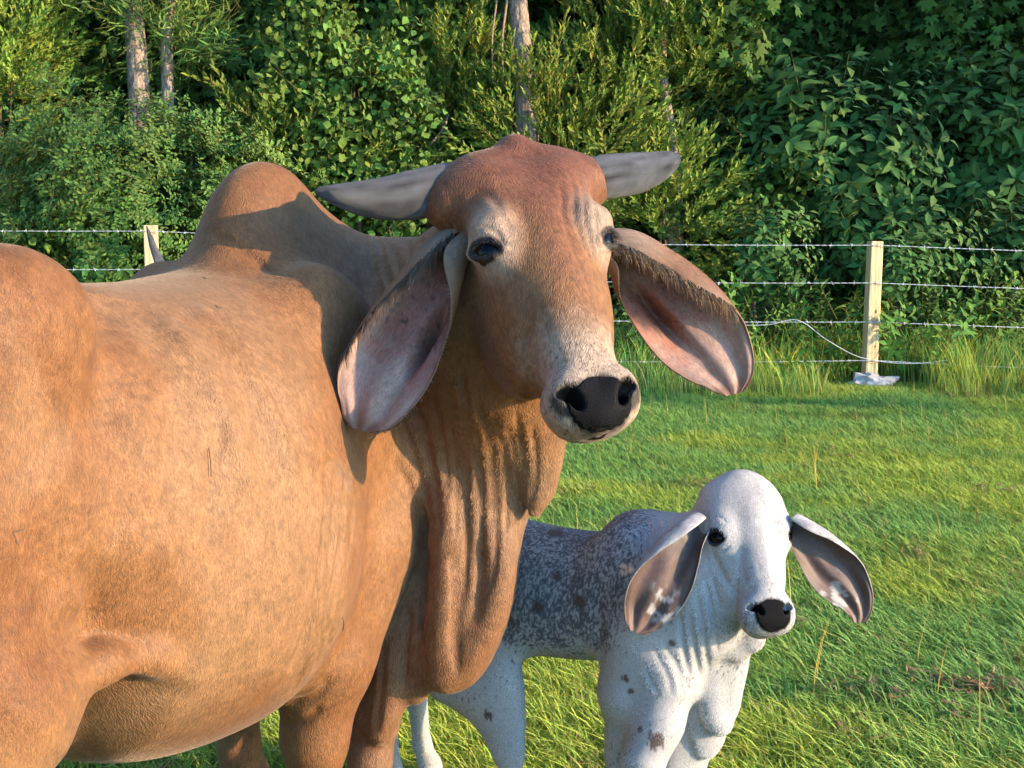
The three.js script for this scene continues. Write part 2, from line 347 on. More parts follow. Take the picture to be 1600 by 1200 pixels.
// creases of the skin: lines laid over the finished surface
const eyeP = V(0, EYE, 0);
const onCow = (u, v) => cow.hit(eyeP, at(u, v, 1).sub(eyeP).normalize());
function crease(pts, depth, width, sub = 3) {
  const out = [], c = new THREE.CatmullRomCurve3(pts.map(([u, v]) => V(u, v, 0)));
  for (const p of c.getPoints(pts.length * sub)) { const h = onCow(p.x, p.y); if (h) out.push(h); }
  for (let i = 0; i + 1 < out.length; i++) if (out[i].distanceTo(out[i + 1]) > 0.12) { out.length = i + 1; break; }
  if (out.length > 2) cow.groove(out, depth, width); else console.log('crease lost', pts[0].join());
}
const creases = [
  // neck behind the ear
  [[[592, 372], [600, 420], [622, 480]], .011, .006], [[[612, 370], [620, 415], [640, 468]], .011, .006], [[[634, 366], [640, 405], [656, 440]], .010, .006], [[[656, 360], [660, 390], [672, 415]], .010, .006],
  [[[676, 350], [680, 375], [688, 392]], .009, .006], [[[578, 378], [588, 440], [612, 520], [630, 560]], .010, .008], [[[560, 380], [572, 450], [590, 520]], .007, .009],
  // under the hump
  [[[318, 360], [352, 374], [392, 400], [425, 428]], .006, .009],
  // barrel against shoulder
  [[[512, 712], [514, 790], [508, 870], [494, 950], [470, 1020], [448, 1055]], .030, .009], [[[524, 730], [524, 820], [514, 910], [498, 990], [474, 1050], [455, 1085]], .022, .008], [[[540, 740], [536, 830], [522, 920], [505, 1000], [485, 1065]], .016, .008],
  [[[556, 760], [548, 860], [530, 950], [512, 1020]], .012, .008], [[[470, 1070], [500, 1060], [530, 1020]], .010, .009], [[[450, 1100], [490, 1090], [520, 1060]], .010, .009], [[[440, 1130], [480, 1125], [505, 1100]], .010, .009],
  // shoulder to dewlap
  [[[600, 700], [640, 760], [662, 820]], .003, .010], [[[640, 850], [625, 920], [600, 985]], .003, .008], [[[655, 840], [640, 910], [610, 985]], .003, .007], [[[628, 840], [612, 900], [590, 970]], .003, .008],
  // throat
  [[[620, 640], [650, 720], [668, 790], [676, 860]], .008, .009], [[[642, 620], [664, 700], [680, 780], [684, 850]], .009, .009], [[[672, 610], [692, 700], [704, 780]], .005, .008], [[[700, 600], [716, 690], [722, 780], [728, 850]], .006, .007],
  [[[722, 640], [740, 720], [748, 800]], .005, .006], [[[740, 600], [762, 690], [770, 780], [770, 850]], .006, .008], [[[770, 640], [784, 710], [790, 790]], .006, .007], [[[795, 660], [806, 740], [806, 810]], .007, .008], [[[715, 560], [730, 640], [735, 690]], .005, .007], [[[812, 670], [824, 740], [826, 800]], .005, .009],
  [[[715, 860], [716, 940], [712, 1020], [716, 1060]], .007, .008], [[[760, 860], [752, 930], [735, 985]], .004, .012],
  [[[722, 640], [728, 760], [728, 880], [722, 960]], .011, .006], [[[742, 650], [752, 760], [750, 880], [742, 960]], .011, .006], [[[764, 650], [776, 760], [774, 870], [764, 930]], .010, .006], [[[786, 680], [794, 760], [790, 840]], .010, .006], [[[706, 860], [708, 950], [704, 1030]], .007, .006],
  [[[806, 640], [816, 720], [814, 790]], .009, .006], [[[640, 940], [634, 1020], [630, 1075]], .010, .007], [[[664, 920], [660, 1000], [668, 1055]], .010, .007], [[[832, 660], [838, 730], [832, 785]], .007, .006], [[[700, 640], [712, 740], [714, 840]], .009, .006], [[[655, 640], [672, 720], [684, 800]], .010, .007], [[[600, 1000], [594, 1080], [586, 1150]], .009, .008],
  // forehead, over the eye
  [[[872, 262], [878, 300], [880, 340], [900, 400], [930, 470]], .0013, .006], [[[884, 258], [896, 290], [898, 340], [920, 400], [940, 470]], .0015, .006], [[[898, 262], [912, 300], [914, 345], [928, 400], [945, 460]], .0015, .006], [[[915, 275], [928, 315], [934, 370]], .0015, .006], [[[932, 295], [940, 325], [942, 350]], .0012, .006],
  [[[728, 330], [740, 305], [765, 305], [785, 335], [800, 370]], .0022, .008], [[[742, 368], [755, 355], [775, 362], [790, 385]], .003, .005], [[[712, 330], [722, 370], [725, 410]], .003, .006], [[[705, 345], [713, 380]], .003, .005],
  // below the cheek
  [[[800, 540], [818, 525], [828, 505]], .004, .010], [[[830, 570], [824, 610], [828, 650]], .006, .010], [[[742, 560], [775, 600], [820, 640]], .004, .012],
];
for (const [p, d, w] of creases) crease(p, d, w);
// soft rolls of the hide over ribs and hip
for (const [p, d, w] of [
  [[[255, 490], [320, 580], [370, 690], [400, 800]], -.009, .022], [[[300, 470], [380, 560], [440, 680], [470, 800]], -.009, .020], [[[210, 470], [270, 600], [300, 720]], .009, .030], [[[330, 480], [420, 600], [480, 720]], .008, .016],
  [[[160, 440], [172, 520], [170, 620], [150, 720]], .016, .035], [[[350, 640], [330, 760], [325, 860]], .005, .015], [[[60, 700], [110, 800], [120, 900], [95, 980]], -.012, .05], [[[110, 860], [140, 940], [100, 1000], [30, 1040]], .010, .03], [[[180, 820], [230, 860], [280, 850]], -.006, .04], 
]) crease(p, d, w);


// hair: short strokes, one tile is half a metre
function furTexture(n, strokes, len, lean, lo, hi, srgb) {
  const a = new Float32Array(n * n).fill(0.5);
  for (let i = 0; i < strokes; i++) {
    let x = rnd() * n, y = rnd() * n;
    const ang = Math.PI / 2 + lean * (rnd() + rnd() - 1), l = len * rr(0.5, 1.3), v = rnd();
    for (let s = 0; s < l; s++) { const q = ((y | 0) % n + n) % n * n + ((x | 0) % n + n) % n; a[q] = mix(a[q], v, 0.55); x += Math.cos(ang); y += Math.sin(ang); }
  }
  const d = new Uint8Array(n * n * 4);
  for (let j = 0; j < n; j++) for (let i = 0; i < n; i++) {
    const q = j * n + i, v = Math.round(255 * mix(lo, hi, clamp(a[q])));
    d[4 * q] = d[4 * q + 1] = d[4 * q + 2] = v; d[4 * q + 3] = 255;
  }
  const t = new THREE.DataTexture(d, n, n);
  t.wrapS = t.wrapT = THREE.RepeatWrapping; t.magFilter = THREE.LinearFilter; t.minFilter = THREE.LinearMipmapLinearFilter; t.generateMipmaps = true;
  if (srgb) t.colorSpace = THREE.SRGBColorSpace;
  t.needsUpdate = true;
  return t;
}
const furMap = furTexture(1024, 150000, 9, 0.9, 0.56, 1.0, true), furBump = furTexture(1024, 150000, 9, 0.9, 0, 1, false);
const furMat = new THREE.MeshPhysicalMaterial({ vertexColors: true, roughness: 0.62, specularIntensity: 0.5, map: furMap, bumpMap: furBump, bumpScale: 0.0022, sheen: 0.35, sheenRoughness: 0.5, sheenColor: new THREE.Color(1, 0.85, 0.7) });
const RGB = (r, g, b) => [r, g, b];
const blend = (c, k, t) => { c[0] += (k[0] - c[0]) * t; c[1] += (k[1] - c[1]) * t; c[2] += (k[2] - c[2]) * t; };
const TAN = RGB(.268, .126, .050), RUST = RGB(.185, .070, .022), RED = RGB(.175, .062, .036), PALE = RGB(.46, .36, .27), GREY = RGB(.265, .172, .110), BLACK = RGB(.012, .011, .012), CREAM = RGB(.325, .190, .098);
const headOf = (x, y, z) => { const px = x - hO.x, py = y - hO.y, pz = z - hO.z; return [px * hL.x + py * hL.y + pz * hL.z, px * hT.x + py * hT.y + pz * hT.z, px * hN.x + py * hN.y + pz * hN.z]; };
const eL = eyeAt(-1).addScaledVector(eyeDir(-1), 0.018), eR = eyeAt(1).addScaledVector(eyeDir(1), 0.018); for (const [e, q] of [[eL, -1], [eR, 1]]) { const D = eyeDir(q); e.A = hL.clone().multiplyScalar(-0.71 * q).addScaledVector(hN, 0.70).addScaledVector(hT, 0.35); e.A.addScaledVector(D, -e.A.dot(D)).normalize(); }
const nosePad = (l, t, n) => Math.max(hyp(l * 0.80, (t - 0.322) * 1.05, (n + 0.02) * 0.55) - 0.046, -0.066 - n, -(t - 0.283) - 0.10 * Math.abs(l));
function paintCow(x, y, z, nx, ny, nz, c) {
  const s = (x - cowO.x) * cowF.x + (z - cowO.z) * cowF.z, w = (x - cowO.x) * cowS.x + (z - cowO.z) * cowS.z;
  const [l, t, n] = headOf(x, y, z), N1 = fbm(x * 9, y * 9, z * 9, 3), N2 = noise3(x * 45, y * 45, z * 45), N3 = noise3(x * 160, y * 160, z * 160);
  c[0] = TAN[0]; c[1] = TAN[1]; c[2] = TAN[2];
  const jit = (N1 - 0.5) * 0.5 + (N2 - 0.5) * 0.16 + (N3 - 0.5) * 0.2;
  // trunk
  blend(c, RUST, 0.85 * sst(0.30, -0.15, s + 0.35 * jit) * sst(0.80, 1.15, y + 0.2 * jit));        // over the hip
  blend(c, RUST, 0.9 * sst(0.05, -0.20, s + 0.3 * jit) * sst(1.0, 0.85, y + 0.2 * jit) * sst(0.60, 0.72, y));   // thigh
  blend(c, CREAM, 0.75 * sst(0.72, 0.50, y + 0.25 * jit) * sst(0.35, 0.1, s + 0.3 * jit) * sst(-0.35, -0.1, s));   // flank skin by the stifle
  blend(c, RUST, 0.55 * sst(0.70, 0.40, y + 0.3 * jit) * sst(0.62, 0.72, s) );                     // forearm
  blend(c, CREAM, 0.40 * sst(0.50, 0.66, fbm(x * 5 + 3, y * 5, z * 5, 3)));
  blend(c, RUST, 0.35 * sst(0.50, 0.64, fbm(x * 4 + 9, y * 4, z * 4 + 5, 3)));
  blend(c, RUST, 0.45 * sst(1.28, 1.42, y + 0.2 * jit) * sst(0.6, 0.75, s));
  // neck and throat
  const nk = sst(-0.42, -0.22, x - 0.35 * w + 0.15 * jit) * sst(-2.38, -2.52, z);
  blend(c, GREY, 0.7 * nk);
  // head
  const R = hyp(l, t - 0.05, n + 0.1);
  if (R < 0.5 && n > -0.26 && x > -0.3) {
    const h = sst(-0.26, -0.20, n);
    blend(c, TAN, 0.8 * h);
    blend(c, RED, h * 0.85 * sst(0.06, -0.19, t + 0.14 * jit + 0.25 * Math.abs(l)));
    blend(c, RED, h * 0.45 * sst(0.06, 0.015, Math.abs(l - 0.018) + 0.05 * jit) * sst(0.24, 0.02, t + 0.1 * jit));
    blend(c, RUST, h * 0.25 * sst(0.03, 0.10, t + 0.05 * jit) * sst(-0.06, -0.14, n + 0.1 * jit));
    for (const e of [eL, eR]) { const q = hyp(x - e.x, y - e.y, z - e.z), qa = (x - e.x) * e.A.x + (y - e.y) * e.A.y + (z - e.z) * e.A.z; blend(c, PALE, h * 0.62 * sst(0.085, 0.035, hyp(q, 0) + 0.03 * jit - 0.3 * Math.max(0, -t) )); blend(c, BLACK, 0.95 * sst(0.0262, 0.0226, Math.sqrt(Math.max(0, q * q - 0.55 * qa * qa)) + 0.003 * jit)); }
    blend(c, PALE, h * 0.85 * sst(0.13, 0.26, t + 0.10 * jit) * sst(-0.12, -0.05, n + 0.06 * jit));
    const m = nosePad(l, t, n);
    blend(c, BLACK, 0.96 * sst(0.008, -0.002, m + 0.012 * jit));
    for (const q of [1, -1]) blend(c, BLACK, 0.9 * sst(0.034, 0.024, hyp(l - 0.052 * q, t - 0.312, (n - 0.0) * 0.7) + 0.016 * jit));
    if (t > 0.21 && t < 0.36 && n > -0.09 && R < 0.36) { const gl = Math.floor(l * 150), gt = Math.floor(t * 150), h1 = hash3(gl, gt, 7), fx = l * 150 - gl - 0.2 - 0.6 * hash3(gl, gt, 8), fy = t * 150 - gt - 0.2 - 0.6 * hash3(gl, gt, 9); if (h1 > 0.55 && fx * fx + fy * fy < 0.03) blend(c, BLACK, 0.75); }
    blend(c, GREY, 0.5 * sst(-0.07, -0.09, n) * sst(0.26, 0.30, t));
  }
  const g = 1.0 + 0.26 * (N2 - 0.5) + 0.46 * (N3 - 0.5);
  c[0] *= g; c[1] *= g; c[2] *= g;
}
// the coat: single short hairs lying along the hide
const strand = (() => { const P = [], N = [], I = []; for (let i = 0; i <= 2; i++) { const t = i / 2, w = 0.5 * (1 - 0.75 * t * t), z = 0.13 * t - 0.06 * t * t; P.push(-w, t, z, w, t, z); N.push(0, -0.15, 1, 0, -0.15, 1); if (i < 2) I.push(2 * i, 2 * i + 1, 2 * i + 2, 2 * i + 1, 2 * i + 3, 2 * i + 2); } const g = new THREE.BufferGeometry(); g.setAttribute('position', new THREE.Float32BufferAttribute(P, 3)); g.setAttribute('normal', new THREE.Float32BufferAttribute(N, 3)); g.setIndex(I); return g; })();
const coatMat = new THREE.MeshPhysicalMaterial({ roughness: 0.6, specularIntensity: 0.4, side: THREE.DoubleSide });
function coat(parent, geo, count, len, wid, flow, tone, skip) {
  const p = geo.attributes.position.array, nn = geo.attributes.normal.array, ix = geo.index.array, nt = ix.length / 3, cum = new Float64Array(nt);
  let sum = 0;
  for (let t = 0; t < nt; t++) {
    const a = ix[3 * t] * 3, b = ix[3 * t + 1] * 3, c = ix[3 * t + 2] * 3, ux = p[b] - p[a], uy = p[b + 1] - p[a + 1], uz = p[b + 2] - p[a + 2], vx = p[c] - p[a], vy = p[c + 1] - p[a + 1], vz = p[c + 2] - p[a + 2];
    const ar = hyp(uy * vz - uz * vy, uz * vx - ux * vz, ux * vy - uy * vx), l = hyp(p[a], p[a + 1] - EYE, p[a + 2]), facing = -(nn[a] * p[a] + nn[a + 1] * (p[a + 1] - EYE) + nn[a + 2] * p[a + 2]) / l;
    sum += ar * (facing > -0.25 ? 1 : 0.12); cum[t] = sum;
  }
  const im = new THREE.InstancedMesh(strand, coatMat, count), X = V(0, 0, 0), Y = V(0, 0, 0), Z = V(0, 0, 0), q = V(0, 0, 0), c = [0, 0, 0];
  let k = 0;
  for (let guard = 0; k < count && guard < count * 3; guard++) {
    const r = rnd() * sum; let lo = 0, hi = nt - 1; while (lo < hi) { const m = (lo + hi) >> 1; if (cum[m] < r) lo = m + 1; else hi = m; }
    let u = rnd(), v = rnd(); if (u + v > 1) { u = 1 - u; v = 1 - v; }
    const a = ix[3 * lo] * 3, b = ix[3 * lo + 1] * 3, d = ix[3 * lo + 2] * 3, w = 1 - u - v;
    q.set(p[a] * w + p[b] * u + p[d] * v, p[a + 1] * w + p[b + 1] * u + p[d + 1] * v, p[a + 2] * w + p[b + 2] * u + p[d + 2] * v);
    if (skip && skip(q)) continue;
    Z.set(nn[a], nn[a + 1], nn[a + 2]).normalize();
    flow(q, Z, Y); Y.x += rr(-.35, .35); Y.y += rr(-.35, .35); Y.z += rr(-.35, .35); Y.addScaledVector(Z, -Y.dot(Z)).normalize();
    X.crossVectors(Y, Z);
    const s = len * rr(0.6, 1.25); q.addScaledVector(Z, -0.0006);
    M4c.makeBasis(X, Y, Z); M4c.scale(Sc.set(wid * rr(0.7, 1.3), s, s)); M4c.setPosition(q);
    im.setMatrixAt(k, M4c); tone(q, Z, c); Ck.setRGB(c[0], c[1], c[2]); im.setColorAt(k, Ck); k++;
  }
  im.count = k; im.name = 'coat_hair'; im.userData.kind = 'stuff'; im.castShadow = false; im.receiveShadow = true; parent.add(im);
}
const M4c = new THREE.Matrix4(), Sc = V(1, 1, 1), Ck = new THREE.Color();
const cowRoot = new THREE.Group();
scene.add(cowRoot);
tag(cowRoot, 'cow', 'large tan humped cow with grey horns and long drooping ears looking back', 'cow');
const inHead = (x, y, z) => { const [l, t, n] = headOf(x, y, z); return n > -0.17 && t > -0.30 && t < 0.42 && Math.abs(l) < 0.2; };
const cowLo = V(-1.5, 0, -3.2), cowHi = V(0.3, 1.7, -1.0);
const bodyPieces = [{ lo: cowLo, hi: cowHi, cell: 0.0065 * DRAFT, keep: (x, y, z) => !inHead(x, y, z) }, { lo: V(-0.32, 0.75, -2.68), hi: V(0.3, 1.55, -1.95), cell: 0.0032 * DRAFT, keep: (x, y, z) => { const [l, t, n] = headOf(x, y, z); return n > -0.18 && t > -0.31 && t < 0.43 && Math.abs(l) < 0.21; } }];
const cowGeo = skin(cow, bodyPieces, paintCow, bodyAx, 1.25);
console.log('cow', cowGeo.index.count / 3);
mesh('body', cowGeo, furMat, cowRoot);
coat(cowRoot, cowGeo, 240000, 0.0072, 0.0009, (q, n, o) => {
  const [l, t, m] = headOf(q.x, q.y, q.z);
  if (m > -0.2 && t > -0.28 && t < 0.42 && Math.abs(l) < 0.2) o.copy(hT).addScaledVector(hL, 4 * l); else o.copy(cowF).multiplyScalar(-0.55).addScaledVector(UP, -0.8);
}, (q, n, c) => { paintCow(q.x, q.y, q.z, n.x, n.y, n.z, c); const g = rr(0.80, 1.14); c[0] *= g; c[1] *= g; c[2] *= g; }, (q) => { const [l, t, m] = headOf(q.x, q.y, q.z); return q.distanceTo(eL) < 0.03 || q.distanceTo(eR) < 0.03 || (m > -0.1 && t > 0.25 && t < 0.4 && nosePad(l, t, m) < 0.006); });
// dried scratches in the hide
const scratchMat = new THREE.MeshStandardMaterial({ color: new THREE.Color(.05, .035, .03), roughness: 0.9 });
for (const line of [[[118, 770], [128, 760], [140, 752]], [[20, 832], [40, 826], [62, 818]], [[20, 832], [24, 840], [26, 850]], [[326, 700], [329, 722], [330, 745]], [[205, 1072], [209, 1062], [212, 1050]], [[535, 965], [537, 975], [536, 985]], [[336, 477], [341, 480], [346, 481]], [[318, 433], [321, 435], [324, 435]], [[150, 806], [156, 797], [162, 786]]]) {
  const p = line.map(([u, v]) => onCow(u, v)).filter(Boolean);
  if (p.length === 3) mesh('scratch', new THREE.TubeGeometry(new THREE.CatmullRomCurve3(p), 10, 0.0008, 5), scratchMat, cowRoot);
}

// ---- horns
function hornGeo(pts, rings = 48, seg = 24, tone) {
  const cv = new THREE.CatmullRomCurve3(pts.map((p) => p[0])), fr = cv.computeFrenetFrames(rings), P = [], C = [], I = [], U = [], Q = [];
  for (let i = 0; i <= rings; i++) {
    const u = i / rings, p = cv.getPoint(u), f = u * (pts.length - 1), k = Math.min(Math.floor(f), pts.length - 2), r0 = mix(pts[k][1], pts[k + 1][1], f - k);
    for (let j = 0; j <= seg; j++) {
      const a = j / seg * Math.PI * 2, nz = fbm(Math.cos(a) * 2 + 5, Math.sin(a) * 2, u * 9, 3), r = r0 * (1 + 0.04 * (nz - 0.5) + 0.010 * Math.sin(u * 70 + 5 * nz) * (1 - u));
      P.push(p.x + r * (Math.cos(a) * fr.normals[i].x + Math.sin(a) * fr.binormals[i].x), p.y + r * (Math.cos(a) * fr.normals[i].y + Math.sin(a) * fr.binormals[i].y), p.z + r * (Math.cos(a) * fr.normals[i].z + Math.sin(a) * fr.binormals[i].z));
      const g = fbm(Math.cos(a) * 9, Math.sin(a) * 9 + 9, u * 6, 5); tone(u, g, Q); C.push(...Q); U.push(j / seg * 4, u * 3);
      if (i < rings && j < seg) { const o = i * (seg + 1) + j; I.push(o, o + 1, o + seg + 1, o + 1, o + seg + 2, o + seg + 1); }
    }
  }
  const g = new THREE.BufferGeometry();
  g.setAttribute('position', new THREE.Float32BufferAttribute(P, 3)); g.setAttribute('color', new THREE.Float32BufferAttribute(C, 3)); g.setAttribute('uv', new THREE.Float32BufferAttribute(U, 2)); g.setIndex(I); g.computeVertexNormals();
  return g;
}
const hornMat = new THREE.MeshPhysicalMaterial({ vertexColors: true, roughness: 0.5, bumpMap: furBump, bumpScale: 0.003 });
const hornTone = (u, g, q) => { const k = 0.105 * Math.max(0.1, 2.6 * g - 0.45) * (1 - 0.55 * sst(0.55, 1, u)); q[0] = k * 0.90; q[1] = k * 0.95; q[2] = k * 1.08; };
const hornL = hornGeo([[at(720, 290, 2.38), .047], [at(680, 298, 2.365), .047], [at(640, 306, 2.35), .045], [at(600, 311, 2.34), .040], [at(558, 310, 2.33), .031], [at(525, 305, 2.32), .020], [at(505, 301, 2.32), .012], [at(494, 299, 2.32), .005], [at(491, 298, 2.32), .001]], 48, 24, hornTone);
const hornR = hornGeo([[at(905, 285, 2.42), .040], [at(950, 276, 2.45), .043], [at(992, 271, 2.49), .041], [at(1026, 262, 2.53), .032], [at(1046, 253, 2.55), .022], [at(1058, 247, 2.56), .011], [at(1063, 244, 2.56), .002]], 48, 24, hornTone);
mesh('horn', hornL, hornMat, cowRoot); mesh('horn', hornR, hornMat, cowRoot);

// ---- ears: a sheet rolled into a tube at the base that opens towards the tip
function earGeo(pts, face, thick, paint, roll = 1, nu = 70, nv = 52, canal = 0) {
  // pts: [vec, half width, cup depth, angle of the open side, angle of the rolled side]; roll says which edge is rolled
  const cv = new THREE.CatmullRomCurve3(pts.map((p) => p[0])), P = [], C = [], U = [], I = [], Q = [0, 0, 0], cols = pts[0].length - 1, st = stations(pts.map((p, i) => [i / (pts.length - 1), ...p.slice(1)])), o = new Array(cols).fill(0);
  const sheet = [[], []];
  for (let i = 0; i <= nu; i++) {
    const u = i / nu, p = cv.getPoint(u), T = cv.getTangent(u), Z = face.clone().addScaledVector(T, -face.dot(T)).normalize(), X = new THREE.Vector3().crossVectors(T, Z).normalize();
    st(u, o);
    const [w, h, A, B] = o;
    for (let j = 0; j <= nv; j++) {
      const v = j / nv * 2 - 1, e = v * roll, a = e > 0 ? v * B : v * A, m = Math.sin(Math.min(e > 0 ? B : A, Math.PI / 2));
      const wob = 0.006 * (fbm(u * 4, v * 3, 2.2, 2) - 0.5) + 0.004 * Math.sin(v * 9 + u * 2) * (1 - v * v) * sst(0.15, 0.4, u) * sst(1, 0.7, u);
      const hole = canal * Math.exp(-Math.pow((v + 0.28 * roll) / 0.13, 2) - Math.pow((u - 0.38) / 0.12, 2));
      const x = w * Math.sin(a) / m, z = -hole + -h * (Math.cos(a) - Math.cos(Math.min(A, 1.57))) + wob;
      const q = p.clone().addScaledVector(X, x).addScaledVector(Z, z);
      const nx = Math.sin(a) / w, nz = -Math.cos(a) / Math.max(h, 0.008), nl = Math.hypot(nx, nz), th = thick * (0.35 + 0.65 * Math.sqrt(Math.max(0, 1 - v * v))) * sst(1.02, 0.9, u);
      const back = q.clone().addScaledVector(X, nx / nl * th).addScaledVector(Z, nz / nl * th);
      sheet[0].push(q); sheet[1].push(back);
    }
  }
  const W = nv + 1, base = (nu + 1) * W;
  for (let k = 0; k < 2; k++) sheet[k].forEach((q, id) => { P.push(q.x, q.y, q.z); const u = Math.floor(id / W) / nu, v = (id % W) / nv * 2 - 1; U.push(v * 0.11, u * 0.42); paint(u, v, k, q, Q); C.push(...Q); });
  for (let i = 0; i < nu; i++) for (let j = 0; j < nv; j++) { const a = i * W + j, b = a + 1, c = a + W, d = c + 1; I.push(a, c, b, b, c, d, base + a, base + b, base + c, base + b, base + d, base + c); }
  for (let i = 0; i < nu; i++) for (const j of [0, nv]) { const a = i * W + j, c = a + W; if (j) I.push(a, c, base + a, base + a, c, base + c); else I.push(a, base + a, c, base + a, base + c, c); }
  for (let j = 0; j < nv; j++) { const a = nu * W + j; I.push(a, base + a, a + 1, a + 1, base + a, base + a + 1); }
  const g = new THREE.BufferGeometry();
  g.setAttribute('position', new THREE.Float32BufferAttribute(P, 3)); g.setAttribute('color', new THREE.Float32BufferAttribute(C, 3)); g.setAttribute('uv', new THREE.Float32BufferAttribute(U, 2)); g.setIndex(I); g.computeVertexNormals();
  g.userData = { sheet, nu, nv };
  return g;
}
const PINK = RGB(.38, .15, .10), PINKW = RGB(.46, .28, .215), DARKSKIN = RGB(.014, .011, .014);
function paintEar(u, v, k, q, c) {
  const n1 = fbm(q.x * 40, q.y * 40, q.z * 40, 3), n2 = noise3(q.x * 220, q.y * 220, q.z * 220);
  if (k) { c[0] = TAN[0]; c[1] = TAN[1]; c[2] = TAN[2]; blend(c, PALE, 0.5 * sst(0.25, 0.08, u)); blend(c, RUST, 0.7 * sst(0.15, 0.45, u)); blend(c, RUST, 0.6 * sst(0.5, 0.9, u + 0.3 * (n1 - .5))); }
  else {
    c[0] = PINK[0]; c[1] = PINK[1]; c[2] = PINK[2];
    blend(c, PINKW, sst(0.42, 0.62, u + 0.35 * (n1 - .5)));
    blend(c, RUST, 0.75 * sst(0.78, 0.92, u + 0.2 * (n1 - .5)));
    blend(c, RUST, 0.7 * sst(0.80, 0.97, Math.abs(v) + 0.15 * (n1 - .5)));
    blend(c, GREY, 0.35 * sst(0.5, 0.62, n1) * sst(0.9, 0.6, u));
    blend(c, DARKSKIN, 0.7 * sst(0.70, 0.76, fbm(q.x * 110, q.y * 110, q.z * 110 + 4, 2)) * sst(0.62, 0.4, u));
    blend(c, TAN, 0.9 * sst(0.22, 0.12, u));
  }
  const g = 0.92 + 0.22 * (n2 - 0.5); c[0] *= g; c[1] *= g; c[2] *= g;
}
const skinMat = new THREE.MeshPhysicalMaterial({ vertexColors: true, roughness: 0.6, map: furMap, bumpMap: furBump, bumpScale: 0.0004, side: THREE.DoubleSide });
const earLg = earGeo([
  [at(724, 374, 2.36), .030, .028, 3.05, 3.05], [at(694, 402, 2.33), .042, .032, 2.95, 3.0], [at(666, 455, 2.31), .060, .036, 2.05, 2.7], [at(641, 505, 2.29), .074, .036, 1.50, 2.3], [at(618, 555, 2.265), .082, .028, 1.25, 1.95],
  [at(594, 600, 2.245), .080, .020, 1.2, 1.7], [at(577, 636, 2.235), .064, .014, 1.2, 1.4], [at(566, 660, 2.235), .042, .008, 1.2, 1.2], [at(562, 672, 2.235), .020, .004, 1.2, 1.2]], dirW(-0.36, 0.06, 1).normalize(), 0.006, (u, v, k, q, c) => paintEar(u, -v, k, q, c), 1, 90, 70, 0.05);
const earRg = earGeo([
  [at(942, 384, 2.39), .030, .028, 3.05, 3.05], [at(980, 400, 2.38), .046, .034, 2.5, 3.0], [at(1015, 437, 2.38), .066, .038, 1.65, 2.75], [at(1048, 475, 2.38), .078, .036, 1.35, 2.55], [at(1080, 512, 2.38), .082, .030, 1.25, 2.15],
  [at(1112, 546, 2.38), .075, .022, 1.2, 1.6], [at(1134, 578, 2.38), .058, .014, 1.2, 1.35], [at(1143, 602, 2.38), .038, .008, 1.2, 1.2], [at(1146, 616, 2.38), .018, .004, 1.2, 1.2]], dirW(0.05, -0.10, 1).normalize(), 0.006, paintEar, -1, 90, 70, 0.05);
const earMeshes = [mesh('ear', earLg, skinMat, cowRoot), mesh('ear', earRg, skinMat, cowRoot)];

// ---- eyes
const eyeMat = new THREE.MeshPhysicalMaterial({ vertexColors: true, roughness: 0.10, specularIntensity: 0.28 });
function eyeball(p, r, D, parent) {
  const g = new THREE.SphereGeometry(r, 32, 24), C = [], c = [0, 0, 0], a = g.attributes.position;
  for (let i = 0; i < a.count; i++) {
    const d = V(a.getX(i), a.getY(i), a.getZ(i)).normalize(), k = d.dot(D);
    c[0] = .030; c[1] = .016; c[2] = .011;
    blend(c, RGB(.004, .004, .005), sst(0.78, 0.82, k)); blend(c, RGB(.28, .22, .19), sst(0.35, 0.15, k));
    C.push(...c);
  }
  g.setAttribute('color', new THREE.Float32BufferAttribute(C, 3));
  const m = mesh('eye', g, eyeMat, parent); m.position.copy(p); return m;
}
for (const q of [-1, 1]) eyeball(eyeAt(q).addScaledVector(eyeDir(q), -0.003), 0.0285, eyeDir(q).addScaledVector(hN, 0.25).normalize(), cowRoot);

// ---- nose: the bare wet pad, a thin skin over the muzzle
const noseField = { d: (x, y, z) => { const [l, t, n] = headOf(x, y, z); return Math.max(cow.d(x, y, z) - 0.0024, nosePad(l, t, n) + 0.006 * (fbm(l * 120, t * 120, n * 120, 2) - 0.5)); } };
noseField.normal = Field.prototype.normal;
function pebble(n, cell, seedz) {
  const d = new Uint8Array(n * n * 4), k = n / cell;
  for (let j = 0; j < n; j++) for (let i = 0; i < n; i++) {
    let a = 9, b = 9; const ci = Math.floor(i / cell), cj = Math.floor(j / cell);
    for (let q = -1; q <= 1; q++) for (let p = -1; p <= 1; p++) { const gi = ((ci + p) % k + k) % k, gj = ((cj + q) % k + k) % k, e = Math.hypot((ci + p + hash3(gi, gj, seedz)) - i / cell, (cj + q + hash3(gi, gj, seedz + 1)) - j / cell); if (e < a) { b = a; a = e; } else if (e < b) b = e; }
    const v = Math.round(255 * sst(0, 0.35, b - a)), q = 4 * (j * n + i); d[q] = d[q + 1] = d[q + 2] = v; d[q + 3] = 255;
  }
  const t = new THREE.DataTexture(d, n, n); t.wrapS = t.wrapT = THREE.RepeatWrapping; t.magFilter = THREE.LinearFilter; t.needsUpdate = true; return t;
}
const noseMat = new THREE.MeshPhysicalMaterial({ color: new THREE.Color(.008, .008, .009), roughness: 0.42, specularIntensity: 0.06, bumpMap: pebble(512, 16, 3), bumpScale: 0.0007 });
mesh('nose', skin(noseField, [{ lo: V(0.0, 0.8, -2.25), hi: V(0.28, 1.15, -1.95), cell: 0.0028 * DRAFT }], (x, y, z, a, b, d, c) => { c[0] = c[1] = c[2] = 1; }, headAx, 10), noseMat, cowRoot);
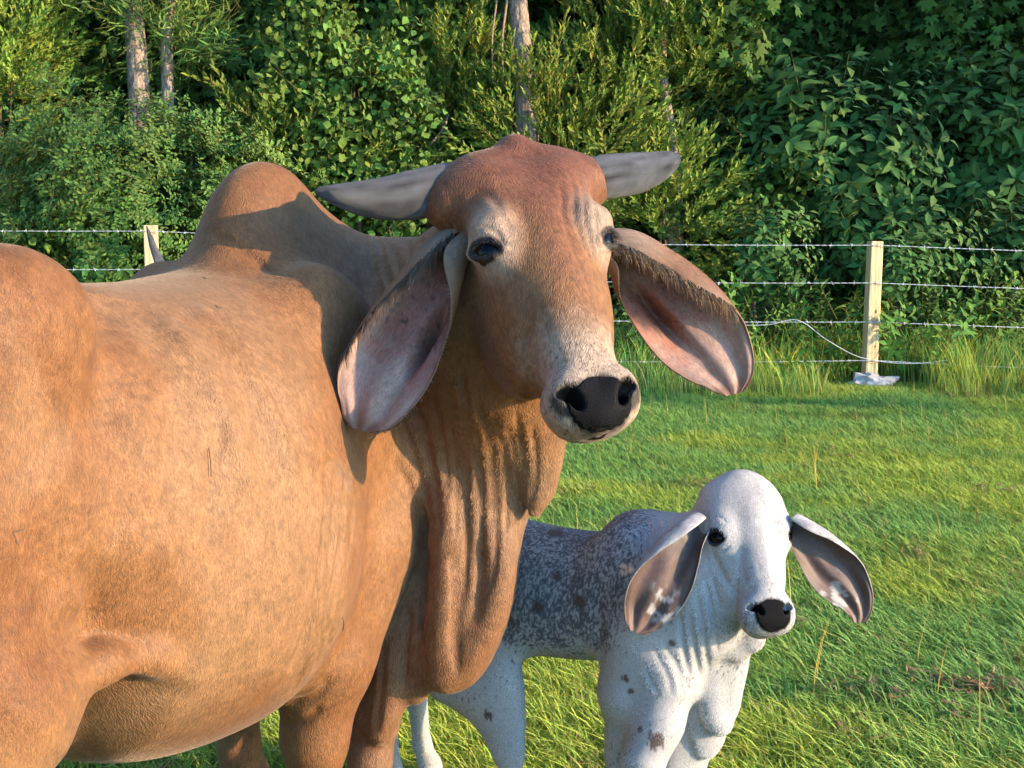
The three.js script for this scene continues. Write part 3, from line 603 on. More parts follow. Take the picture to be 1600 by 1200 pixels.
// ---- long hair in the ears
function hairGeo(list, rad) {   // list of [root, direction, length, droop, colour]
  const P = [], C = [], I = [], N = [];
  for (const [r, d, len, droop, col] of list) {
    const o = P.length / 3, side = new THREE.Vector3().crossVectors(d, V(rr(-1, 1), rr(-1, 1), rr(-1, 1))).normalize(), up = new THREE.Vector3().crossVectors(side, d).normalize(), S = 4;
    for (let i = 0; i <= S; i++) {
      const t = i / S, p = r.clone().addScaledVector(d, len * t).addScaledVector(UP, -droop * len * t * t), w = rad * (1 - 0.85 * t);
      for (let j = 0; j < 3; j++) { const a = j * 2.094, n = side.clone().multiplyScalar(Math.cos(a)).addScaledVector(up, Math.sin(a)); P.push(p.x + n.x * w, p.y + n.y * w, p.z + n.z * w); N.push(n.x, n.y, n.z); C.push(...col); }
      if (i < S) for (let j = 0; j < 3; j++) { const a = o + i * 3 + j, b = o + i * 3 + (j + 1) % 3; I.push(a, b, a + 3, b, b + 3, a + 3); }
    }
  }
  const g = new THREE.BufferGeometry();
  g.setAttribute('position', new THREE.Float32BufferAttribute(P, 3)); g.setAttribute('normal', new THREE.Float32BufferAttribute(N, 3)); g.setAttribute('color', new THREE.Float32BufferAttribute(C, 3)); g.setIndex(I);
  return g;
}
const hairMat = new THREE.MeshPhysicalMaterial({ vertexColors: true, roughness: 1, transmission: 0.4, thickness: 0 });
function earHair(geo, side, n) {   // fringe hanging from the rolled edge, short hair round the rim
  const { sheet, nu, nv } = geo.userData, W = nv + 1, list = [];
  const pick = (k, u, v) => { const i = Math.round(clamp(u) * nu), j = Math.round(clamp((v + 1) / 2) * nv); return sheet[k][i * W + j]; };
  for (let k = 0; k < n; k++) {
    const rim = rnd() < 0.18, g = rr(0.7, 1.15), col = rnd() < 0.65 ? [.78 * g, .63 * g, .46 * g] : [.60 * g, .41 * g, .25 * g];
    if (rim) { const u = rr(0.2, 0.97), e = rnd() < 0.6 ? -side : side * 0.62, r = pick(1, u, e), o = r.clone().sub(pick(1, u, e * 0.75)).normalize().addScaledVector(UP, -0.5).add(V(rr(-.3, .3), rr(-.3, .3), rr(-.3, .3))).normalize(); list.push([r, o, rr(0.004, 0.010), 0.1, col]); }
    else { const u = Math.pow(rnd(), 1.2) * 0.52 + 0.05, e = side * rr(0.93, 1), r = pick(1, u, e), t = pick(1, Math.min(1, u + 0.08), e).clone().sub(r).normalize(), d = t.multiplyScalar(0.45).addScaledVector(UP, -0.75).addScaledVector(dirW(0, 0, 1), 0.45).add(V(rr(-.5, .5), rr(-.3, .3), rr(-.3, .4))).normalize(); list.push([r, d, rr(0.012, 0.032), rr(0.1, 0.4), col]); }
  }
  return hairGeo(list, 0.00065);
}
[[earLg, 1], [earRg, -1]].forEach(([g, s], i) => { mesh('ear_hair', earHair(g, s, 850), hairMat, earMeshes[i]).userData.kind = 'stuff'; });
// lashes
{ const list = []; for (const q of [-1, 1]) for (let k = 0; k < 46; k++) { const D = eyeDir(q), A = hL.clone().multiplyScalar(-0.71 * q).addScaledVector(hN, 0.70).normalize(), a = rr(-0.9, 0.9); list.push([eyeAt(q).addScaledVector(D, 0.026 - 0.010 * a * a).addScaledVector(A, 0.030 * a).addScaledVector(hT, -0.013 * (1 - a * a)), D.clone().addScaledVector(hT, rr(0, 0.5)).addScaledVector(A, 0.4 * a).normalize(), rr(0.010, 0.018), 0.3, [.02, .015, .012]]); } mesh('eyelashes', hairGeo(list, 0.0005), hairMat, cowRoot).userData.kind = 'stuff'; }
// ---------------------------------------------------------------- the calf
const kF = V(0.906, 0, 0.423).normalize(), kS = V(-0.423, 0, 0.906).normalize(), kO = V(0.095, 0, -2.647);
const kb = (s, side, y) => V(kO.x + s * kF.x + side * kS.x, y, kO.z + s * kF.z + side * kS.z);
const kAx = [kF, UP, kS];
const kL = dirW(0.965, 0.0, -0.22).normalize(), kT = dirW(0.15, -0.90, 0.40); kT.addScaledVector(kL, -kT.dot(kL)).normalize();
const kN = new THREE.Vector3().crossVectors(kL, kT.clone().negate()).normalize(), kH = at(1183, 832, 2.47);
const kW = 1.03, kDown = 1.22, kUp = 0.93;
const kh = (l, t, n) => kH.clone().addScaledVector(kL, l * kW).addScaledVector(kT, t * (t > 0 ? kDown : kUp)).addScaledVector(kN, n * kW);
const kEll = (c, r, k, op) => calf.ell(c, kHead, [r[0] * kW, r[1] * 1.16, r[2] * kW], k, op);
const kHead = [kL, kT, kN];
const calf = new Field();
trunk(calf, kO, kF, kS, [[-0.36, 0.62, 0.47, 0.06, 0.55], [-0.28, 0.668, 0.43, 0.10, 0.56], [-0.15, 0.678, 0.385, 0.112, 0.53], [0, 0.664, 0.39, 0.118, 0.52], [0.12, 0.664, 0.40, 0.112, 0.53], [0.21, 0.68, 0.43, 0.09, 0.55], [0.27, 0.65, 0.46, 0.06, 0.55]], 0.03, 2.2, 0.04);
for (const q of [1, -1]) {
  calf.ell(kb(-0.25, 0.07 * q, 0.53), kAx, [0.13, 0.15, 0.06], 0.05);
  calf.limb([[kb(-0.27, 0.075 * q, 0.47), 0.062], [kb(-0.36, 0.07 * q, 0.34), 0.034], [kb(-0.39, 0.07 * q, 0.28), 0.028], [kb(-0.37, 0.07 * q, 0.10), 0.019], [kb(-0.35, 0.07 * q, 0.05), 0.024], [kb(-0.335, 0.07 * q, 0.02), 0.024]], 0.04, null, 0, 0.02);
  calf.ell(kb(0.17, 0.07 * q, 0.57), kAx, [0.075, 0.13, 0.045], 0.05);
  calf.limb([[kb(0.205, 0.075 * q, 0.47), 0.066], [kb(0.195, 0.075 * q, 0.36), 0.064], [kb(0.185, 0.07 * q, 0.26), 0.040], [kb(0.18, 0.07 * q, 0.22), 0.035], [kb(0.17, 0.07 * q, 0.09), 0.019], [kb(0.18, 0.07 * q, 0.045), 0.024], [kb(0.195, 0.07 * q, 0.02), 0.024]], 0.03, null, 0, 0.02);
}
calf.ell(kb(0.195, 0, 0.675), kAx, [0.07, 0.04, 0.035], 0.04);
// navel flap
calf.limb([[at(745, 1030, 2.73), .095], [at(768, 1085, 2.70), .066], [at(785, 1135, 2.69), .038], [at(795, 1180, 2.68), .022], [at(799, 1215, 2.68), .012]], 0.05, [kS, 2.0], 0, 0.03);
calf.limb([[at(700, 1060, 2.76), .05], [at(745, 1075, 2.74), .045], [at(785, 1060, 2.70), .03]], 0.04, null, 0, 0.03);
// neck
const kf = (pts, k = 0.02, kin = 0.02) => calf.limb(pts.map(([u, v, d, r]) => [at(u, v, d), r]), k, null, 0, kin);
kf([[1010, 880, 2.62, .075], [1075, 865, 2.57, .062], [1140, 835, 2.53, .055]], 0.06, 0.05);
kf([[1020, 960, 2.60, .085], [1085, 930, 2.55, .066], [1145, 880, 2.52, .050]], 0.06, 0.05);
kf([[1050, 1030, 2.58, .075], [1100, 980, 2.55, .058], [1148, 925, 2.51, .042]], 0.06, 0.05);
const kfold = (pts, k, thin = 2.4) => fold(pts, k, thin, 0.02, calf);
kfold([[1162, 955, 2.53, .030], [1174, 988, 2.525, .020], [1176, 1002, 2.525, .015]], 0.010, 1.6);
kfold([[1138, 945, 2.52, .040], [1144, 1000, 2.53, .024], [1156, 1018, 2.535, .014]], 0.010, 1.6);
kfold([[1118, 955, 2.55, .052], [1134, 1020, 2.555, .040], [1132, 1080, 2.56, .026], [1134, 1130, 2.565, .012]], 0.012);
kfold([[1108, 960, 2.56, .030], [1108, 1040, 2.555, .022], [1112, 1110, 2.56, .018], [1124, 1135, 2.56, .016]], 0.010, 1.2);
kfold([[1090, 990, 2.57, .055], [1098, 1070, 2.585, .044], [1106, 1140, 2.59, .028], [1104, 1172, 2.59, .012]], 0.014);
kfold([[1065, 1050, 2.60, .05], [1074, 1130, 2.61, .042], [1072, 1180, 2.61, .036], [1060, 1235, 2.61, .03]], 0.02);
kf([[1035, 990, 2.56, .050], [1044, 1060, 2.545, .042], [1030, 1130, 2.53, .040], [1005, 1190, 2.52, .045]], 0.05, 0.04);
{
  const st = stations([[-0.112, -0.030, -0.11, 0.070], [-0.07, -0.006, -0.13, 0.086], [-0.02, 0.004, -0.142, 0.081], [0.02, 0.002, -0.14, 0.070], [0.065, 0.001, -0.118, 0.056], [0.105, 0.0, -0.09, 0.045], [0.138, -0.006, -0.072, 0.043]]), o = [0, 0, 0];
  calf.put((x, y, z) => {
    const px = x - kH.x, py = y - kH.y, pz = z - kH.z;
    const l = Math.abs(px * kL.x + py * kL.y + pz * kL.z) / kW, tt = px * kT.x + py * kT.y + pz * kT.z, t = tt / (tt > 0 ? kDown : kUp), n = (px * kN.x + py * kN.y + pz * kN.z) / kW, tc = clamp(t, -0.112, 0.138);
    st(tc, o);
    const nc = (o[0] + o[1]) / 2, hn = (o[0] - o[1]) / 2, q = clamp((n - nc) / hn, -1, 1), w = o[2] * (0.9 + 0.1 * q), p = 2.5;
    const r = Math.pow(Math.pow(l / w, p) + Math.pow(Math.abs(n - nc) / hn, p), 1 / p), d = (r - 1) * Math.min(w, hn) * 0.85 * kW, e = Math.abs(t - tc);
    return e > 0 ? hyp(Math.max(d + 0.02, 0), e) - 0.02 : d;
  }, kh(0, 0.02, -0.06), 0.26, 0.03);
}
kEll(kh(0, -0.086, -0.055), [0.070, 0.042, 0.055], 0.04);
kEll(kh(0, 0.05, -0.004), [0.020, 0.080, 0.014], 0.03);
kEll(kh(0.004, -0.125, -0.05), [0.03, 0.02, 0.03], 0.04);
const kEyeDir = (q) => kL.clone().multiplyScalar(0.72 * q).addScaledVector(kN, 0.69).normalize(), kEye = (q) => kh(0.066 * q, 0.0, -0.027);
for (const q of [1, -1]) {
  kEll(kh(0.060 * q, -0.012, -0.032), [0.024, 0.034, 0.030], 0.025);
  kEll(kh(0.045 * q, 0.05, -0.09), [0.022, 0.06, 0.05], 0.03);
  kEll(kh(0.027 * q, 0.126, -0.024), [0.026, 0.028, 0.030], 0.02);
}
kEll(kh(0, 0.132, -0.022), [0.036, 0.026, 0.026], 0.015);
kEll(kh(0, 0.134, -0.062), [0.030, 0.022, 0.022], 0.012);
for (const q of [1, -1]) {
  const D = kEyeDir(q), A = kL.clone().multiplyScalar(-0.6 * q).addScaledVector(kN, 0.8).addScaledVector(kT, 0.4).normalize();
  A.addScaledVector(D, -A.dot(D)).normalize();
  const Bv = new THREE.Vector3().crossVectors(D, A), bs = Math.sign(Bv.dot(kT));
  calf.ell(kEye(q).addScaledVector(D, 0.014), [D, A, Bv], [0.020, 0.020, 0.0125], 0.006, 1);
  calf.limb([-1, -0.5, 0, 0.5, 1].map((a) => [kEye(q).addScaledVector(D, 0.0165 - 0.007 * a * a).addScaledVector(A, 0.020 * a).addScaledVector(Bv, -0.0125 * (1 - a * a) * bs), 0.0034]), 0.006, null, 0, 0.004);
  calf.ell(kh(0.026 * q, 0.126, 0.0), [kL.clone().multiplyScalar(q).addScaledVector(kT, 0.5).normalize(), kT.clone().addScaledVector(kL, -0.5 * q).normalize(), kN], [0.0075, 0.014, 0.022], 0.006, 1);
  kEll(kh(0.036 * q, 0.120, -0.004), [0.008, 0.006, 0.015], 0.008, 1);
}
calf.limb([[kh(-0.04, 0.128, -0.046), 0.002], [kh(0, 0.152, -0.040), 0.002], [kh(0.04, 0.128, -0.046), 0.002]], 0.005, null, 1, 0.005);
const onCalf = (u, v) => calf.hit(eyeP, at(u, v, 1).sub(eyeP).normalize());
for (const [pts, depth, width] of [
  [[[1062, 950], [1068, 1010], [1078, 1060]], .005, .006], [[[1075, 945], [1084, 1000], [1094, 1060]], .005, .006], [[[1088, 920], [1100, 990], [1108, 1050]], .005, .006], [[[1100, 900], [1114, 960], [1122, 1020]], .005, .005], [[[1112, 900], [1126, 950]], .004, .004],
  [[[1020, 1010], [1045, 1060], [1050, 1090]], .0025, .006], [[[1035, 1000], [1060, 1050], [1068, 1090]], .0025, .006], [[[1050, 1020], [1070, 1060], [1078, 1085]], .0025, .006], [[[1005, 1040], [1030, 1085]], .003, .005],
  [[[770, 930], [778, 990]], .003, .004], [[[755, 935], [762, 1000]], .003, .004], [[[790, 930], [795, 985]], .003, .004], [[[775, 1028], [830, 1028], [900, 1035], [930, 1045]], .006, .008], [[[940, 900], [935, 980], [940, 1040]], .006, .014],
  [[[1110, 850], [1120, 880], [1140, 915], [1155, 930]], .004, .006], [[[1152, 900], [1148, 925], [1150, 955]], .004, .006], [[[1112, 852], [1126, 860], [1142, 852]], .002, .004], [[[1168, 917], [1195, 911], [1220, 917]], .002, .004], [[[1172, 908], [1196, 902], [1216, 908]], .0015, .004], [[[1108, 812], [1122, 806], [1138, 818]], .002, .004], [[[1160, 850], [1158, 890], [1166, 915]], .0025, .008], [[[1212, 850], [1210, 890], [1214, 912]], .0025, .008], [[[1012, 815], [1016, 835]], .003, .004], [[[1026, 812], [1030, 832]], .003, .004], [[[1040, 812], [1044, 830]], .003, .004], [[[1104, 800], [1106, 830]], .003, .004],
]) {
  const out = new THREE.CatmullRomCurve3(pts.map(([u, v]) => V(u, v, 0))).getPoints(8).map((p) => onCalf(p.x, p.y)).filter(Boolean);
  if (out.length > 3 && out.every((p, i) => !i || p.distanceTo(out[i - 1]) < 0.08)) calf.groove(out, depth, width);
}
const kHeadOf = (x, y, z) => { const px = x - kH.x, py = y - kH.y, pz = z - kH.z; const t = px * kT.x + py * kT.y + pz * kT.z; return [(px * kL.x + py * kL.y + pz * kL.z) / kW, t / (t > 0 ? kDown : kUp), (px * kN.x + py * kN.y + pz * kN.z) / kW]; };
const WHITE = RGB(.56, .55, .54), SLATE = RGB(.075, .078, .095), BROWN = RGB(.10, .06, .045), LIGHTG = RGB(.36, .36, .38);
const kPad = (l, t, n) => Math.max(hyp(l * 0.80, (t - 0.133) * 1.15, (n + 0.01) * 0.6) - 0.0285, -0.046 - n, -(t - 0.110), t - 0.158, -0.042 - n);
const kSpots = [[868, 832, .016], [808, 850, .010], [762, 1118, .011], [978, 1060, .007], [1026, 1158, .016], [1000, 1140, .006], [985, 1080, .006], [1010, 980, .007], [1050, 1005, .006], [945, 990, .008], [905, 940, .012], [870, 900, .01], [840, 950, .012]].map(([u, v, r]) => [onCalf(u, v), r]).filter(([p]) => p);
const kEL = kEye(-1).addScaledVector(kEyeDir(-1), 0.012), kER = kEye(1).addScaledVector(kEyeDir(1), 0.012);
// share of dark hairs in the coat
function roan(x, y, z) {
  const s = (x - kO.x) * kF.x + (z - kO.z) * kF.z, [l, t, n] = kHeadOf(x, y, z), a = fbm(x * 14, y * 14, z * 14, 3);
  const head = sst(0.20, 0.15, hyp(l, t, n + 0.05)), neck = sst(0.16, 0.30, s + 0.10 * (a - .5) + 0.25 * Math.max(0, 0.60 - y));
  return Math.max(0.66 * sst(0.40, 0.49, y + 0.10 * (a - .5)) * (1 - 0.75 * neck) * (1 - head), 0.22 * (1 - head), 0.06 * head, 0.30 * sst(0.60, 0.70, a) * (1 - head));
}
function paintCalf(x, y, z, nx, ny, nz, c) {
  const px = x - kO.x, pz = z - kO.z, s = px * kF.x + pz * kF.z, w = px * kS.x + pz * kS.z, [l, t, n] = kHeadOf(x, y, z);
  const a = fbm(x * 14, y * 14, z * 14, 3), hs = noise3(s * 330, y * 110 + s * 80, w * 330), hf = noise3(s * 520, y * 210 + s * 120, w * 520);
  const head = sst(0.20, 0.15, hyp(l, t, n + 0.05)), neck = sst(0.16, 0.30, s + 0.10 * (a - .5) + 0.25 * Math.max(0, 0.60 - y));
  let dark = 0.68 * sst(0.40, 0.49, y + 0.10 * (a - .5)) * (1 - 0.75 * neck) * (1 - head);
  dark = Math.max(dark, 0.27 * (1 - head) * sst(0.05, 0.3, y), 0.35 * sst(0.62, 0.70, a) * (1 - head));
  c[0] = WHITE[0]; c[1] = WHITE[1]; c[2] = WHITE[2];
  blend(c, LIGHTG, 0.75 * dark);
  const th = 1 - dark * 0.80;
  blend(c, SLATE, 0.88 * sst(th - 0.10, th + 0.10, 0.45 * hs + 0.55 * hf + 0.30 * (a - 0.5)));
  if (s < -0.25 && y < 0.45) blend(c, LIGHTG, 0.6 * sst(0.4, 0.6, a));
  for (const [p, r] of kSpots) { const q = hyp(x - p.x, y - p.y, z - p.z); if (q < r * 2) blend(c, BROWN, 0.9 * sst(r * 1.25, r * 0.8, q + r * 1.2 * (hs - .5))); }
  if (head > 0) {
    for (const e of [kEL, kER]) blend(c, BLACK, 0.93 * sst(0.0215, 0.0185, hyp(x - e.x, y - e.y, z - e.z) + 0.004 * (a - .5)));
    blend(c, LIGHTG, head * 0.55 * sst(0.45, 0.65, fbm(l * 60 + 3, t * 24, n * 60, 3)) * sst(0.05, 0.02, Math.abs(l)));
    blend(c, LIGHTG, head * 0.6 * sst(0.052, 0.02, hyp(l + 0.005, (t + 0.055) * 0.6, 0)) * sst(0.3, 0.6, a));
    blend(c, SLATE, head * 0.4 * sst(0.60, 0.75, fbm(l * 190, t * 120, n * 190, 3)) * sst(0.045, 0.06, t) * sst(0.05, 0.03, Math.abs(l + 0.015)));
    blend(c, BLACK, 0.95 * sst(0.004, -0.001, kPad(l, t, n) + 0.005 * (hs - .5)));
    blend(c, SLATE, 0.6 * sst(0.55, 0.62, hf) * sst(0.11, 0.135, t) * head);
  }
  const g = 0.93 + 0.12 * (hf - 0.5); c[0] *= g; c[1] *= g; c[2] *= g;
}
const calfMat = new THREE.MeshPhysicalMaterial({ vertexColors: true, roughness: 0.7, specularIntensity: 0.4, map: furMap, bumpMap: furBump, bumpScale: 0.0010, sheen: 0.25, sheenRoughness: 0.5 });
const calfRoot = new THREE.Group();
scene.add(calfRoot);
tag(calfRoot, 'calf', 'small white calf with a dark speckled back standing behind the tan cow', 'calf');
const inK = (x, y, z, e) => { const [l, t, n] = kHeadOf(x, y, z); return n > -0.10 - e && t > -0.15 - e && t < 0.185 + e && Math.abs(l) < 0.1 + e; };
const calfGeo = skin(calf, [{ lo: V(-0.45, 0, -3.05), hi: V(0.66, 1.0, -2.25), cell: 0.0034 * DRAFT, keep: (x, y, z) => !inK(x, y, z, 0) }, { lo: V(0.3, 0.5, -2.7), hi: V(0.66, 1.0, -2.25), cell: 0.0024 * DRAFT, keep: (x, y, z) => inK(x, y, z, 0.006) }], paintCalf, kAx, 2.6);
mesh('body', calfGeo, calfMat, calfRoot);
coat(calfRoot, calfGeo, 130000, 0.0062, 0.0009, (q, n, o) => {
  const [l, t, m] = kHeadOf(q.x, q.y, q.z);
  if (m > -0.12 && t > -0.16 && t < 0.2 && Math.abs(l) < 0.11) o.copy(kT).addScaledVector(kL, 6 * l); else o.copy(kF).multiplyScalar(-0.5).addScaledVector(UP, -0.85);
}, (q, n, c) => { paintCalf(q.x, q.y, q.z, n.x, n.y, n.z, c); const d = roan(q.x, q.y, q.z); if (rnd() < d) { const g = rr(0.8, 1.5); c[0] = SLATE[0] * g; c[1] = SLATE[1] * g; c[2] = SLATE[2] * g; } else { const g = rr(0.82, 1.08); if (d > 0.1 && rnd() < 0.7) { c[0] = WHITE[0]; c[1] = WHITE[1]; c[2] = WHITE[2]; } c[0] *= g; c[1] *= g; c[2] *= g; } },
(q) => { const [l, t, m] = kHeadOf(q.x, q.y, q.z); return q.distanceTo(kEL) < 0.02 || q.distanceTo(kER) < 0.02 || (m > -0.06 && t > 0.09 && kPad(l, t, m) < 0.003); });
const kNose = { d: (x, y, z) => { const [l, t, n] = kHeadOf(x, y, z); return Math.max(calf.d(x, y, z) - 0.0020, kPad(l, t, n) + 0.003 * (fbm(l * 200, t * 200, n * 200, 2) - 0.5)); }, normal: Field.prototype.normal };
mesh('nose', skin(kNose, [{ lo: V(0.4, 0.5, -2.55), hi: V(0.64, 0.85, -2.25), cell: 0.002 * DRAFT }], (x, y, z, a, b, d, c) => { c[0] = c[1] = c[2] = 1; }, kHead, 16), noseMat, calfRoot);
for (const q of [-1, 1]) eyeball(kEye(q), 0.0158, kEyeDir(q).addScaledVector(kN, 0.25).normalize(), calfRoot);
function paintCalfEar(u, v, k, q, c) {
  const n1 = fbm(q.x * 60, q.y * 60, q.z * 60, 3), n2 = noise3(q.x * 300, q.y * 300, q.z * 300);
  if (k) { c[0] = LIGHTG[0]; c[1] = LIGHTG[1]; c[2] = LIGHTG[2]; blend(c, WHITE, sst(.45, .6, n1)); blend(c, BROWN, 0.8 * sst(0.7, 0.9, u)); }
  else {
    c[0] = .115; c[1] = .062; c[2] = .050;
    blend(c, BROWN, 0.7 * sst(0.55, 0.9, Math.abs(v) + 0.4 * (n1 - .5)));
    blend(c, WHITE, 0.75 * sst(0.50, 0.60, n1) * sst(0.42, 0.55, u) * sst(0.85, 0.7, u) * sst(0.3, -0.1, v));
    blend(c, RGB(.19, .105, .08), 0.8 * sst(0.7, 0.85, u));
    blend(c, BROWN, 0.5 * sst(0.30, 0.18, u + 0.2 * (n1 - .5)));
    blend(c, BROWN, 0.8 * sst(0.14, 0.05, Math.abs(u - 0.16) + 0.2 * (n1 - .4)));
    blend(c, WHITE, 0.75 * sst(0.86, 0.97, v + 0.1 * (n1 - .5)) * sst(0.75, 0.5, u));
  }
  const g = 0.92 + 0.2 * (n2 - 0.5); c[0] *= g; c[1] *= g; c[2] *= g;
}
const kEarL = earGeo([
  [at(1096, 815, 2.485), .020, .019, 2.2, 3.05], [at(1076, 840, 2.455), .032, .022, 1.65, 2.8], [at(1058, 870, 2.447), .045, .022, 1.4, 2.3], [at(1041, 901, 2.445), .054, .019, 1.3, 1.9], [at(1023, 932, 2.445), .055, .015, 1.2, 1.6],
  [at(1008, 958, 2.45), .045, .011, 1.2, 1.4], [at(998, 977, 2.45), .030, .007, 1.2, 1.2], [at(993, 988, 2.45), .014, .003, 1.2, 1.2]], dirW(0.05, 0, 1).normalize(), 0.0045, (u, v, k, q, c) => paintCalfEar(u, v, k, q, c), 1, 50, 34);
const kEarR = earGeo([
  [at(1234, 816, 2.51), .020, .019, 2.2, 3.05], [at(1250, 832, 2.50), .029, .021, 1.65, 2.8], [at(1274, 858, 2.50), .041, .020, 1.4, 2.3], [at(1298, 888, 2.50), .050, .018, 1.3, 1.9], [at(1320, 912, 2.50), .048, .015, 1.2, 1.6],
  [at(1337, 936, 2.50), .036, .011, 1.2, 1.4], [at(1343, 958, 2.50), .024, .007, 1.2, 1.2], [at(1342, 973, 2.50), .012, .003, 1.2, 1.2]], dirW(0.05, 0, 1).normalize(), 0.0045, (u, v, k, q, c) => paintCalfEar(u, -v, k, q, c), -1, 50, 34);
mesh('ear', kEarL, skinMat, calfRoot); mesh('ear', kEarR, skinMat, calfRoot);
// ---------------------------------------------------------------- a young cow standing behind the first; only a horn rises over her back
{
  const hd = new Field(), F = V(-0.80, 0, 0.60).normalize(), S = V(0.60, 0, 0.80), O = V(-0.62, 0, -4.75), b = (s, w, y) => V(O.x + s * F.x + w * S.x, y, O.z + s * F.z + w * S.z), ax = [F, UP, S];
  trunk(hd, O, F, S, [[-0.55, 0.85, 0.58, 0.10, 0.72], [-0.35, 0.94, 0.48, 0.20, 0.70], [0, 0.93, 0.40, 0.27, 0.66], [0.25, 0.93, 0.42, 0.22, 0.68], [0.38, 0.90, 0.48, 0.14, 0.70]], 0.05);
  for (const q of [1, -1]) {
    hd.ell(b(-0.36, 0.14 * q, 0.74), ax, [0.18, 0.24, 0.10], 0.08);
    hd.limb([[b(-0.30, 0.15 * q, 0.56), .10], [b(-0.45, 0.14 * q, 0.36), .05], [b(-0.42, 0.14 * q, 0.10), .035], [b(-0.39, 0.14 * q, 0.03), .042]], 0.06);
    hd.limb([[b(0.26, 0.14 * q, 0.58), .10], [b(0.24, 0.14 * q, 0.36), .06], [b(0.24, 0.13 * q, 0.10), .035], [b(0.26, 0.13 * q, 0.03), .042]], 0.05);
  }
  hd.ell(b(0.26, 0, 0.93), ax, [0.13, 0.08, 0.07], 0.08);
  hd.limb([[b(0.30, 0, 0.76), .15], [b(0.46, 0, 0.81), .11], [b(0.58, 0, 0.87), .09]], 0.08);
  hd.limb([[b(0.56, 0, 0.88), .10], [b(0.70, 0, 0.77), .08], [b(0.84, 0, 0.64), .06], [b(0.90, 0, 0.59), .055]], 0.05);
  hd.limb([[b(0.40, 0, 0.66), .05], [b(0.55, 0, 0.74), .03]], 0.08);
  const g = new THREE.Group(); scene.add(g);
  tag(g, 'cow_001', 'young cow almost hidden behind the tan cow, one dark horn showing by the post', 'cow');
  mesh('body', skin(hd, [{ lo: V(-1.75, 0, -5.4), hi: V(0.1, 1.25, -3.7), cell: 0.016 * DRAFT }], (x, y, z, nx, ny, nz, c) => { const n = 0.8 + 0.4 * fbm(x * 20, y * 20, z * 20, 3); c[0] = .22 * n; c[1] = .13 * n; c[2] = .075 * n; }, ax, 1.25), furMat, g);
  const tip = at(229, 353, 4.22), low = at(258, 428, 4.22), root = b(0.57, -0.05, 0.93);
  const one = () => hornGeo([[root, .032], [root.clone().lerp(low, 0.6), .028], [low, .020], [at(243, 395, 4.22), .014], [at(235, 372, 4.22), .009], [tip, .002]], 30, 12, hornTone);
  mesh('horn', one(), hornMat, g);
    mesh('horn', hornGeo([[b(0.57, 0.05, 0.93), .03], [b(0.57, 0.14, 0.95), .026], [b(0.60, 0.20, 0.94), .018], [b(0.66, 0.23, 0.90), .010], [b(0.70, 0.23, 0.87), .002]], 30, 12, hornTone), hornMat, g);
  for (const q of [1, -1]) { const p = b(0.60, 0.09 * q, 0.86), e = b(0.60, 0.24 * q, 0.72); mesh('ear', earGeo([[p, .018, .016, 3.0, 3.0], [p.clone().lerp(e, 0.35), .045, .02, 1.7, 2.2], [p.clone().lerp(e, 0.7), .05, .016, 1.3, 1.6], [e, .012, .004, 1.2, 1.2]], F, 0.005, paintEar, q, 24, 16), skinMat, g); }
}
// ---------------------------------------------------------------- pasture, fence
const groundAt = (u, v) => { const d = at(u, v, 1).sub(eyeP); return eyeP.clone().addScaledVector(d, -EYE / d.y); };
function noiseTexture(n, fn, srgb = true) {
  const d = new Uint8Array(n * n * 4);
  for (let j = 0; j < n; j++) for (let i = 0; i < n; i++) { const c = fn(i / n, j / n), q = 4 * (j * n + i); d[q] = 255 * clamp(c[0]); d[q + 1] = 255 * clamp(c[1]); d[q + 2] = 255 * clamp(c[2]); d[q + 3] = 255; }
  const t = new THREE.DataTexture(d, n, n); t.wrapS = t.wrapT = THREE.RepeatWrapping; t.magFilter = THREE.LinearFilter; if (srgb) t.colorSpace = THREE.SRGBColorSpace; t.needsUpdate = true; return t;
}
const soilTex = noiseTexture(512, (u, v) => { const a = fbm(Math.cos(u * 6.283) * 3 + 9, Math.sin(u * 6.283) * 3 + Math.cos(v * 6.283) * 3, Math.sin(v * 6.283) * 3, 5), b = hash3(u * 512 | 0, v * 512 | 0, 4); const k = 0.7 + 0.5 * a + 0.25 * (b - 0.5); return [0.33 * k + 0.05 * b, 0.38 * k, 0.17 * k]; });
{
  const g = new THREE.PlaneGeometry(240, 240, 1, 1); g.rotateX(-Math.PI / 2);
  const uv = g.attributes.uv; for (let i = 0; i < uv.count; i++) uv.setXY(i, uv.getX(i) * 160, uv.getY(i) * 160);
  const m = mesh('ground', g, new THREE.MeshStandardMaterial({ map: soilTex, roughness: 1 }));
  m.userData.kind = 'structure'; m.castShadow = false;
}
// grass: tufts of blades
const leafMat = (o = {}) => new THREE.MeshPhysicalMaterial({ vertexColors: true, roughness: 0.85, specularIntensity: 0.35, transmission: 0.28, thickness: 0, side: THREE.DoubleSide, ...o });
function bladeInto(P, N, C, I, x, z, h, w, dir, bend, col, tip) {
  const S = 3, o = P.length / 3, sx = -Math.sin(dir), sz = Math.cos(dir);
  for (let i = 0; i <= S; i++) {
    const t = i / S, out = bend * h * t * t, y = h * t * (1 - 0.35 * bend * t), ww = w * (1 - t * t * 0.92) / 2, px = x + Math.cos(dir) * out, pz = z + Math.sin(dir) * out;
    P.push(px - sx * ww, y, pz - sz * ww, px + sx * ww, y, pz + sz * ww);
    for (let q = 0; q < 2; q++) { N.push(-Math.cos(dir) * 0.85, 0.5, -Math.sin(dir) * 0.85); C.push(mix(col[0], tip[0], t), mix(col[1], tip[1], t), mix(col[2], tip[2], t)); }
    if (i < S) I.push(o + 2 * i, o + 2 * i + 1, o + 2 * i + 2, o + 2 * i + 1, o + 2 * i + 3, o + 2 * i + 2);
  }
}
